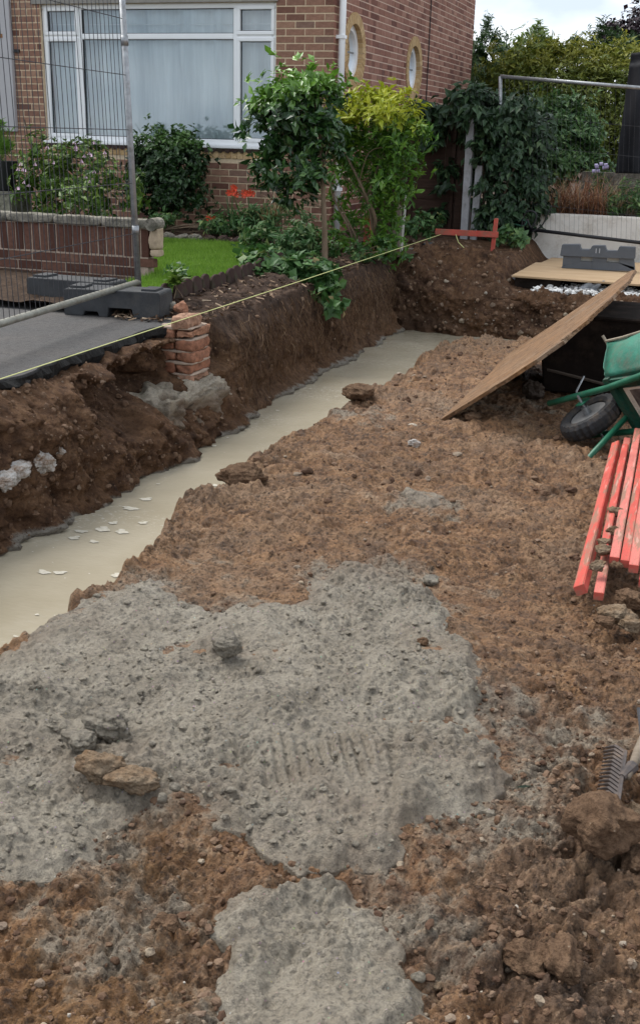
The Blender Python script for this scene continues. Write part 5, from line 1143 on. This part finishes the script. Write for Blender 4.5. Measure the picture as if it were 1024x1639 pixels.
# --- camellia on a bare trunk at the trench edge
cm = plant('camellia', A(520,416,10.0), 'dark glossy evergreen shrub on a bare trunk at the trench edge', 'shrub')
def el(x, y, Y, rx, rz, ry): return (*at(x,y,Y), rx, ry, rz)
CMc = [el(455,165,10,.26,.2,.26),(*at(500,150,10.05),.2,.24,.2),el(435,215,10,.2,.22,.24),el(480,215,10,.24,.24,.28),el(445,270,10,.18,.18,.24),el(490,280,9.95,.16,.18,.2),el(470,310,10,.12,.1,.15),el(520,215,10.05,.14,.26,.2),el(520,140,10.1,.13,.13,.13),el(432,165,10,.12,.12,.12)]
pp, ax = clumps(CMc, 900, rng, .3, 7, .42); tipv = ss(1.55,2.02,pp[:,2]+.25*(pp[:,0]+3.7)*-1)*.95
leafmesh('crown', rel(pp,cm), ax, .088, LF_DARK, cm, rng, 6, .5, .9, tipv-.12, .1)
stems(cm, [([A(520,425,10.0),A(519,360,10.0),A(516,290,10.0),A(512,220,10.02),A(505,170,10.02)],.030,.012),([A(517,300,10),A(490,275,10),A(465,240,10),A(450,205,10)],.014,.006),([A(518,320,10),A(495,310,9.98),A(470,300,9.98),A(455,285,9.98)],.012,.005),([A(515,270,10),A(528,230,10.02),A(532,190,10.05)],.012,.006),([A(518,335,10),A(500,325,9.95),A(485,318,9.95)],.009,.004)], BARK, 'branch')
# --- golden shrub with arching stems
go = plant('golden_shrub', A(592,405,11.0), 'yellow green shrub with bare arching stems beside the dark evergreen', 'shrub')
GOc = [el(600,190,10.95,.27,.17,.3),el(640,195,10.95,.22,.2,.3),el(565,195,11.0,.24,.16,.28),el(640,240,10.95,.2,.17,.28),el(600,240,11,.25,.2,.28),el(625,285,11,.2,.2,.25),el(620,330,11,.18,.2,.25),el(612,375,11.05,.22,.16,.22),el(560,330,11.1,.18,.24,.2),el(560,270,11.1,.2,.2,.2),el(550,385,11.1,.2,.12,.2),el(535,215,11.1,.16,.15,.2),el(540,185,10.9,.16,.12,.2),el(665,220,10.9,.10,.14,.15),el(580,165,10.95,.16,.10,.2)]
pp, ax = clumps(GOc, 1150, rng, .3, 7, .38); tipv = ss(1.55,1.86,pp[:,2])*.95+.25*ss(10.95,10.7,pp[:,1])*ss(1.3,1.6,pp[:,2])
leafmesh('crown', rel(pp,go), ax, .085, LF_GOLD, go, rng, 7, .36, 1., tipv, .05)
stems(go, [([A(592,408,11),A(596,380,10.95),A(600,350,10.85),A(588,320,10.8),A(572,285,10.8),A(555,250,10.85),A(540,215,10.9)],.024,.008),([A(596,375,10.9),A(590,330,10.85),A(570,300,10.85),A(545,280,10.9)],.014,.006),([A(570,410,11),A(560,370,10.9),A(540,330,10.9),A(530,300,10.9),A(535,240,10.95)],.015,.006),([A(578,410,11),A(567,375,10.9),A(552,345,10.9),A(538,315,10.9)],.012,.006),([A(585,320,10.85),A(600,280,10.9),A(615,240,10.9)],.010,.005),([A(575,290,10.8),A(590,245,10.8),A(620,235,10.8)],.007,.004)], BARK, 'stem')
# --- round clipped shrub under the window
rs = plant('round_shrub', A(270,372,11.85), 'round dark green shrub on a short trunk below the window', 'shrub')
RSc = [el(270,275,11.85,.36,.38,.33),el(250,255,11.85,.25,.26,.28),el(292,255,11.85,.24,.27,.28),el(240,310,11.85,.2,.2,.25),el(298,310,11.85,.22,.18,.25),el(268,240,11.85,.2,.17,.2)]
pp, ax = clumps(RSc, 2000, rng, .7, 7, .2); leafmesh('crown', rel(pp,rs), ax, .056, LF_ROUND, rs, rng, 6, .6, .9, ss(1.2,1.5,pp[:,2])*.8, .15)
pp, ax = clumps(RSc, 500, rng, .3); leafmesh('inner_foliage', rel(pp,rs), ax, .06, LF_ROUND, rs, rng, 5, .6, .9, pp[:,2]*0, .1)
stems(rs, [([A(276,376,11.85),A(278,340,11.85),A(272,290,11.85)],.022,.01),([A(278,340,11.85),A(295,310,11.85)],.009,.005),([A(277,335,11.85),A(250,300,11.85)],.009,.005)], DBARK, 'trunk')
# --- ground cover by the trench edge
def spread(name, cl, n, size, mat, label, cat, k=6, aspect=.6, group=None, droop=.1, seed=0, stem=True):
    r = plant(name, tuple(np.array(cl[0][:3])-np.array([0,0,cl[0][5]])), label, cat, group); g2 = np.random.default_rng(seed+900)
    pp, ax = clumps(cl, n, g2, .35); leafmesh('foliage', rel(pp,r), ax, size, mat, r, g2, k, aspect, 1., None, droop)
    if stem:
        p = P()
        for i in range(min(14,n//8)):
            q = pp[g2.integers(0,len(pp))]; b = np.array(r.location)+g2.normal(0,.04,3)*np.array([1,1,.0]); p.tube([b-np.array(r.location)-np.array([0,0,.05]), (b+q)/2-np.array(r.location)+g2.normal(0,.02,3), q-np.array(r.location)], [.005,.004,.002], 5)
        p.build('stems', BARK, r)
    return r
spread('groundcover', [el(450,445,9.0,.28,.12,.35),el(430,430,9.2,.2,.1,.3),el(490,440,9.2,.25,.12,.3),el(415,420,9.4,.15,.1,.2),el(515,455,9.0,.15,.08,.2),el(535,480,8.9,.06,.08,.1)], 420, .085, LF_COVER, 'spreading lobed leaf plant with some orange leaves at the lawn corner', 'plant', 6, .8, seed=1)
spread('leafy_plant', [el(455,395,10.4,.3,.14,.3),el(425,385,10.6,.2,.12,.3),el(485,390,10.5,.2,.14,.25)], 420, .075, LF_BLADE, 'dense green leafy clump behind the spreading lobed plant', 'plant', 6, .5, seed=2)
spread('leafy_plant', [el(440,360,11.6,.28,.16,.3),el(395,362,11.7,.2,.1,.25),el(415,350,11.7,.2,.15,.2)], 260, .08, LF_BLADE, 'leafy green clump at the foot of the window wall', 'plant', 7, .32, seed=3)
spread('leafy_plant', [el(360,362,11.6,.13,.08,.15)], 80, .085, LF_BLADE, 'small rosette of narrow green leaves by red flowers', 'plant', 8, .25, seed=4)
spread('leafy_plant', [el(560,405,10.7,.2,.07,.2),el(610,400,10.8,.2,.07,.2)], 180, .05, LF_COVER, 'low green weeds under the yellow green shrub', 'plant', 6, .5, seed=5)
spread('leafy_plant', [el(672,360,12.6,.2,.1,.2)], 110, .07, LF_COVER, 'small green weed at the foot of the brown fence', 'plant', 6, .55, seed=6)
spread('leafy_plant', [el(292,440,7.9,.10,.09,.10)], 40, .045, LF_COVER, 'small dark seedling growing in the lawn', 'plant', 6, .6, seed=7)
spread('leafy_plant', [el(255,352,11.3,.25,.06,.2),el(345,362,11.4,.15,.05,.15)], 120, .06, LF_MID, 'low green weeds in the flower bed under the round shrub', 'plant', 6, .5, seed=8)
spread('leafy_plant', [el(815,375,13.4,.15,.08,.15),el(825,385,13.3,.1,.05,.1)], 60, .08, LF_MID, 'small weed on the bare bank right of the red board', 'plant', 6, .6, seed=9)
spread('leafy_plant', [el(285,455,7.1,.05,.05,.06),el(258,500,6.9,.04,.03,.04)], 16, .07, LF_FUCH, 'thin yellow green weed beside the rubber foot', 'plant', 5, .6, seed=10)
# fuchsia and other plants behind the low wall
fu = spread('fuchsia', [el(120,290,10.6,.4,.3,.4),el(90,265,10.8,.3,.3,.35),el(165,300,10.6,.32,.24,.35),el(60,300,10.5,.25,.2,.3),el(195,320,10.5,.25,.16,.3),el(140,250,10.9,.25,.15,.3),el(100,320,10.3,.5,.16,.4)], 560, .085, LF_FUCH, 'straggly yellow green bush with pale pink flowers behind the low wall', 'bush', 6, .5, seed=20)
for i in range(26):
    x, y = (RNG.uniform(25,60), RNG.uniform(255,300)) if i < 9 else (RNG.uniform(60,170), RNG.uniform(225,310))
    c_ = at(x,y,10.15 if i<9 else 10.3)-np.array(fu.location); p = P()
    for k in range(5):
        a = k*1.256+RNG.uniform(0,1); p.add([c_, c_+np.array([.02*math.cos(a),.02*math.sin(a)-.01,-.035]), c_+np.array([.022*math.cos(a+.6),.022*math.sin(a+.6)-.01,-.03])], [(0,1,2)])
    p.build('flower', FL_PINK, fu)
p = P(); p.tube([tuple(np.array(at(40,192,11.2))-np.array(fu.location)), tuple(np.array(at(46,225,11.1))-np.array(fu.location)), tuple(np.array(at(60,262,11.0))-np.array(fu.location))], .007, 6); p.build('bare_branch', DBARK, fu)
# potted conifer
pc = empty('potted_conifer', A(2,305,10.6), 'lime green conifer in a black pot at the left edge', 'potted plant')
p = P(); p.tube([(0,0,.0),(0,0,.02),(0,0,.26),(0,0,.30)], [.15,.155,.185,.19], 24); p.build('pot', CABLE, pc, smooth=False)
pp, ax = clumps([(0,0,.47,.12,.12,.2),(0.02,0,.40,.15,.15,.12),(0,0,.58,.07,.07,.12)], 420, rng, .4); ax = ax*.4+np.array([0,0,1]); ax /= np.linalg.norm(ax,axis=1)[:,None]; leafmesh('foliage', pp, ax, .07, LF_LIME, pc, rng, 5, .12, .45)
pl = P(); pl.box((-.4,-.2,-.25),(.25,.2,-.002)); pl.build('plinth', STONE, pc, bevel=.01)
p = P(); c_ = np.array(pc.location)
# crocosmia with red flowers
for i, (bx2, fx, fy, lab) in enumerate([(366,372,305,'tall red flower stem below the window, middle one'),(352,340,352,'short red flower stem nearest the round shrub'),(395,397,308,'red flower stem rightmost below the window')]):
    r_ = plant('red_flower', A(bx2,372,11.55), lab, 'flower', 'red flowers below the window'); b_ = np.array(r_.location); p = P(); tp_ = at(fx,fy,11.5)-b_
    p.tube([(0,0,-.05), tuple(tp_*.5+np.array([.02,0,.03])), tuple(tp_)], .006, 6); p.build('stalk', simple('stalk',(.06,.12,.04)), r_)
    for k in range(7):
        c_ = tp_+np.array([RNG.uniform(-.06,.06),RNG.uniform(-.03,.03),RNG.uniform(-.05,.03)]); p = P()
        for q in range(5): a = q*1.256+k; p.add([c_, c_+np.array([.035*math.cos(a),.01*math.sin(a)-.015,.035*math.sin(a)]), c_+np.array([.035*math.cos(a+.8),-.015,.035*math.sin(a+.8)])], [(0,1,2)])
        p.build('bloom', FL_RED, r_)
def blades(root, base, n, L_, mat, g2, w=.006, lean=.6, name='blades', sx=.05, sy=.05):
    b = base+np.stack([g2.normal(0,sx,n),g2.normal(0,sy,n),np.zeros(n)],-1); a = g2.uniform(0,6.283,n); ln = L_*g2.uniform(.5,1.2,n); le = lean*g2.uniform(.2,1.3,n)
    dr = np.stack([np.cos(a),np.sin(a),np.zeros(n)],-1); sd_ = np.stack([-np.sin(a),np.cos(a),np.zeros(n)],-1)*w; V = []; K = 5
    for k in range(K+1):
        t_ = k/K; c_ = b+dr*(ln*le*t_**1.6)[:,None]; c_[:,2] += ln*(t_-.45*le*t_**2.2); ww_ = (1-t_)**.7
        V += [c_+sd_*ww_, c_-sd_*ww_]
    V = np.stack(V,1).reshape(-1,3); i = np.arange(n)[:,None]*(2*K+2); Fs = np.concatenate([i+np.array([[2*k,2*k+1,2*k+3,2*k+2]]) for k in range(K)])
    return link(name, npmesh(name, V, Fs, mat, False, {'rnd':np.repeat(g2.uniform(0,1,n),2*K+2)}), root)
g3 = np.random.default_rng(33)
for i, (x, y, Y, n, L_, mt, lab) in enumerate([(378,368,11.6,26,.42,LF_BLADE,'upright strap leaves around the red flower stems'),(438,362,11.5,30,.45,LF_STRAW,'drooping straw coloured strap leaves near the dark evergreen')]):
    r_ = plant('strap_leaf_plant', A(x,y,Y), lab, 'plant'); blades(r_, np.zeros(3), n, L_, mt, g3, .012, .8)
for i, (x, y, n, L_, mt, lab) in enumerate([(940,345,260,.62,LF_RED,'russet red ornamental grass in the centre of the planting bed'),(885,345,240,.55,LF_STRAW,'straw coloured ornamental grass at the left of the bed'),(905,335,200,.6,LF_RED,'reddish straw grass tuft between the straw and russet grasses'),(985,338,200,.55,LF_STRAW,'straw coloured grass right of the russet grass'),(862,345,160,.5,LF_STRAW,'small straw grass tuft next to the climber')]):
    loc = at(x,y-10,14.45 if i%2==0 else 14.8); r_ = plant('ornamental_grass', (loc[0],loc[1],.72), lab, 'grass plant'); blades(r_, np.zeros(3), n, L_, mt, g3, .006, 1.25, sx=.14, sy=.08)
spread('leafy_plant', [el(1010,318,14.4,.22,.16,.25),el(1035,330,14.4,.25,.16,.25),el(990,325,14.5,.12,.1,.15)], 320, .065, LF_MID, 'bright green bush spilling over the white wall at the right edge', 'bush', 7, .3, seed=30)
fl2 = spread('flowering_plant', [el(962,290,15.0,.12,.14,.12)], 50, .07, LF_MID, 'green plant with small lilac flowers behind the grasses', 'plant', 5, .3, seed=31)
for i in range(8):
    c_ = at(RNG.uniform(948,980), RNG.uniform(263,276), 14.9)-np.array(fl2.location); p = P(); p.tube([c_-np.array([.02,0,0]), c_+np.array([.02,0,.005])], [.022,.02], 7); p.build('flower', FL_LILAC, fl2)
# --- climber over the fence
iv = plant('climber', (-2.7,13.9,.45), 'dark green climber with large drooping leaves covering the fence end', 'climber')
IVc = [el(805,265,13.9,.30,.70,.30),el(835,270,14.1,.26,.62,.3),el(795,205,13.95,.3,.3,.25),el(812,180,14.1,.3,.2,.25),el(805,335,13.8,.26,.32,.22),el(848,305,14.0,.17,.38,.22),el(842,230,14.2,.2,.35,.25),el(762,185,13.5,.13,.14,.1),el(768,230,13.5,.08,.2,.06),el(768,310,13.5,.07,.2,.06),el(775,175,13.95,.2,.2,.2),el(772,240,13.98,.12,.3,.12)]
pp, ax = clumps(IVc, 2500, rng, .6, 9, .25); ax[:,1] -= .5; ax /= np.linalg.norm(ax,axis=1)[:,None]; leafmesh('foliage', rel(pp,iv), ax, .105, LF_IVY, iv, rng, 4, .5, .6, None, .75, .22)
iv2 = plant('climber', (-3.5,13.9,1.9), 'dark climber trailing along the top of the brown fence panel', 'climber')
pp, ax = clumps([el(665,172,13.85,.18,.1,.15),el(690,178,13.85,.22,.12,.15),el(720,180,13.85,.24,.2,.15),el(745,165,13.8,.22,.14,.2),el(765,158,13.8,.2,.12,.2),el(705,222,13.85,.10,.2,.08),el(716,262,13.87,.09,.18,.06),el(715,300,13.88,.1,.12,.06),el(700,345,13.88,.1,.08,.06),el(690,200,13.85,.1,.2,.1)], 520, rng, .4); ax[:,1] -= .5; ax /= np.linalg.norm(ax,axis=1)[:,None]; leafmesh('foliage', rel(pp,iv2), ax, .115, LF_IVY, iv2, rng, 4, .52, .6, None, .7, .22)
for r_, ls in ((iv,[([A(770,360,13.7),A(775,300,13.7),A(770,230,13.7),A(785,180,13.8)],.02,.01),([A(790,360,13.7),A(810,300,13.7),A(830,250,13.8)],.02,.01)]),(iv2,[([A(760,190,13.85),A(720,185,13.87),A(660,178,13.87)],.01,.005),([A(722,190,13.87),A(712,250,13.88),A(716,310,13.9)],.008,.004)])): stems(r_, ls, DBARK)
# --- background trees, shrubs and hedge
def tree(name, label, cat, base, cl, n, size, mat, k=6, aspect=.5, shell=.5, droop=.1, trunk=DBARK, tr=.06, tips=None, group=None, inner=0):
    r_ = plant(name, base, label, cat, group); pp, ax = clumps(cl, n, rng, shell)
    leafmesh('crown', rel(pp,r_), ax, size, mat, r_, rng, k, aspect, 1., None if tips is None else ss(*tips,pp[:,2]), droop)
    if inner: pp, ax = clumps(cl, inner, rng, .1); leafmesh('inner_foliage', rel(pp,r_), ax, size*1.3, mat, r_, rng, 5, aspect*1.3, 1., None if tips is None else pp[:,2]*0, droop)
    ls = []
    b_ = np.array(base)
    for c_ in cl[:5]:
        m_ = (b_+np.array(c_[:3]))/2+rng.normal(0,.1,3); ls.append(([tuple(b_-np.array([0,0,.1])), tuple(m_), tuple(c_[:3])], tr, tr*.25))
    stems(r_, ls, trunk, 'trunk'); return r_
hc = []
for x in range(800,1040,24):
    for y, Y in ((110,19.0),(150,18.6),(190,18.3),(230,18.0)): hc.append(el(x+(y%3)*6, y-(4 if x<850 else 0), Y, .3, .34, .5))
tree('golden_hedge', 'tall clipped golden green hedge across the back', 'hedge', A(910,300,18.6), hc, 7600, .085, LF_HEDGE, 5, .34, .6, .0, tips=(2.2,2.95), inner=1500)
tree('dark_tree', 'dark evergreen tree directly beyond the house corner', 'tree', A(775,300,20.5), [el(775,115,20.5,.35,.45,.5),el(765,180,20.5,.35,.5,.5),el(795,160,20.3,.35,.5,.5),el(770,240,20.3,.4,.5,.5),el(800,220,20,.35,.5,.5),el(760,90,20.6,.2,.3,.3)], 2100, .10, LF_TREE, 6, .45, .4, .1, inner=500)
tree('wispy_tree', 'thin wispy tree rising against the sky beside the house', 'tree', A(770,250,21.5), [el(782,45,21.5,.14,.14,.2),el(770,60,21.5,.14,.2,.2),el(790,70,21.5,.16,.16,.2),el(800,60,21.5,.12,.06,.2),el(765,95,21.5,.1,.15,.2),el(785,25,21.5,.08,.05,.1),el(797,25,21.5,.09,.03,.1)], 190, .09, LF_TREE, 5, .26, .2, .1, tr=.02)
tree('pale_tree', 'pale yellow green tree with airy leaves above the hedge', 'tree', A(845,250,22), [el(840,80,22,.35,.25,.4),el(862,62,22,.22,.2,.3),el(825,100,22,.25,.2,.3),el(850,105,22,.3,.2,.3),el(868,85,22,.16,.25,.3),el(815,85,22,.15,.14,.2)], 520, .13, LF_PALE, 5, .36, .3, .35, tr=.03)
tree('green_shrub', 'bright green leafy shrub between the climber and the pale shed', 'shrub', A(905,290,16.5), [el(880,220,16.5,.3,.35,.35),el(910,225,16.3,.3,.35,.35),el(895,185,16.6,.25,.25,.3),el(880,255,16.2,.25,.25,.3),el(920,255,16.2,.25,.2,.3),el(932,205,16.6,.18,.3,.25),el(900,265,16.0,.35,.18,.3),el(865,200,16.6,.22,.3,.25),el(950,268,16.2,.2,.1,.2)], 1500, .10, LF_MID, 5, .36, .35, .2, tr=.02, inner=300)
tree('conifer_top', 'dark green pointed conifer tops behind the golden hedge', 'tree', A(950,250,24), [el(940,75,24,.3,.22,.3),el(965,70,24,.25,.3,.3),el(915,85,24,.25,.16,.3),el(990,80,24,.3,.2,.3),el(890,92,24,.2,.1,.3),el(1010,90,24,.3,.25,.3)], 850, .12, LF_TREE, 6, .22, .3, -.2, tr=.03)
tree('purple_tree', 'purple leaved tree at the top right corner', 'tree', A(1020,250,25), [el(1000,55,25,.4,.22,.4),el(1025,45,25,.4,.35,.4),el(975,60,25,.25,.18,.3),el(1045,70,25,.5,.4,.4),el(990,75,25,.3,.2,.3)], 800, .11, LF_PURP, 6, .6, .3, .1, tr=.04)
# --- roots hanging out of the bank, leaf litter on the soil lip
p_ = []; g4 = np.random.default_rng(44); rp_ = P()
for i in range(520):
    y = g4.uniform(7.1,11.2); z = g4.uniform(.0,.40); x = -3.03-.06*ss(.24,.4,z)+.045; ln = g4.uniform(.05,.22)
    q = np.array([x,y,z]); d_ = np.array([g4.uniform(0,.04), g4.normal(0,.05), -ln]); pts = [q, q+d_*.4+np.array([.02,g4.normal(0,.012),0]), q+d_*.75+g4.normal(0,.01,3), q+d_]
    rp_.tube(pts, [.0022,.002,.0016,.001], 4, False, float(g4.uniform()))
tag(rp_.build('hanging_roots', ROOTM), 'fine brown roots hanging from the garden side trench bank', 'roots', kind='stuff')
db = P()
for i in range(1500):
    if i < 950: x, y = g4.uniform(-3.62,-3.10), g4.uniform(6.75,11.2); z = float(np.interp(x,[-3.5,-3.32,-3.13],[.475,.455,.40]))+.012
    elif i < 1150: x, y = g4.uniform(-3.7,-3.3), g4.uniform(6.5,7.0); z = .432
    else: x, y = g4.uniform(-6,-3.7), g4.uniform(11.05,12.3); z = .53
    a = g4.uniform(0,6.28); l_ = g4.uniform(.006,.034); w_3 = g4.uniform(.0015,.009); c_, s_ = math.cos(a), math.sin(a); t_ = g4.normal(0,.012)
    db.add([(x-c_*l_-s_*w_3,y-s_*l_+c_*w_3,z),(x-c_*l_+s_*w_3,y-s_*l_-c_*w_3,z+.004),(x+c_*l_+s_*w_3,y+s_*l_-c_*w_3,z+t_+.008),(x+c_*l_-s_*w_3,y+s_*l_+c_*w_3,z+t_)], [(0,1,2,3)], float(g4.uniform()))
tag(db.build('leaf_litter', DEBRIS), 'dry twigs and leaf litter along the garden soil edge', 'litter', kind='stuff')
lf = P(); c_ = at(399,385,10.9)
for k in range(5): a = k*1.1; lf.add([c_, c_+np.array([.09*math.cos(a),.05*math.sin(a),.02]), c_+np.array([.06*math.cos(a+.55),.04*math.sin(a+.55),.05])], [(0,1,2)])
tag(lf.build('fallen_leaf', DEBRIS), 'large pale dead leaf on the soil at the lawn edge', 'leaf')
gl_ = P(); c_ = atz(838,1249,.02); zc = clay_at(c_[0],c_[1])+.012; gl_.add([(c_[0]-.02,c_[1]-.004,zc),(c_[0],c_[1]-.006,zc+.004),(c_[0]+.022,c_[1]+.008,zc+.006),(c_[0],c_[1]+.005,zc+.006)], [(0,1,2,3)]); tag(gl_.build('fallen_leaf', LF_IVY), 'small dark green leaf lying on the clay near the concrete', 'leaf')
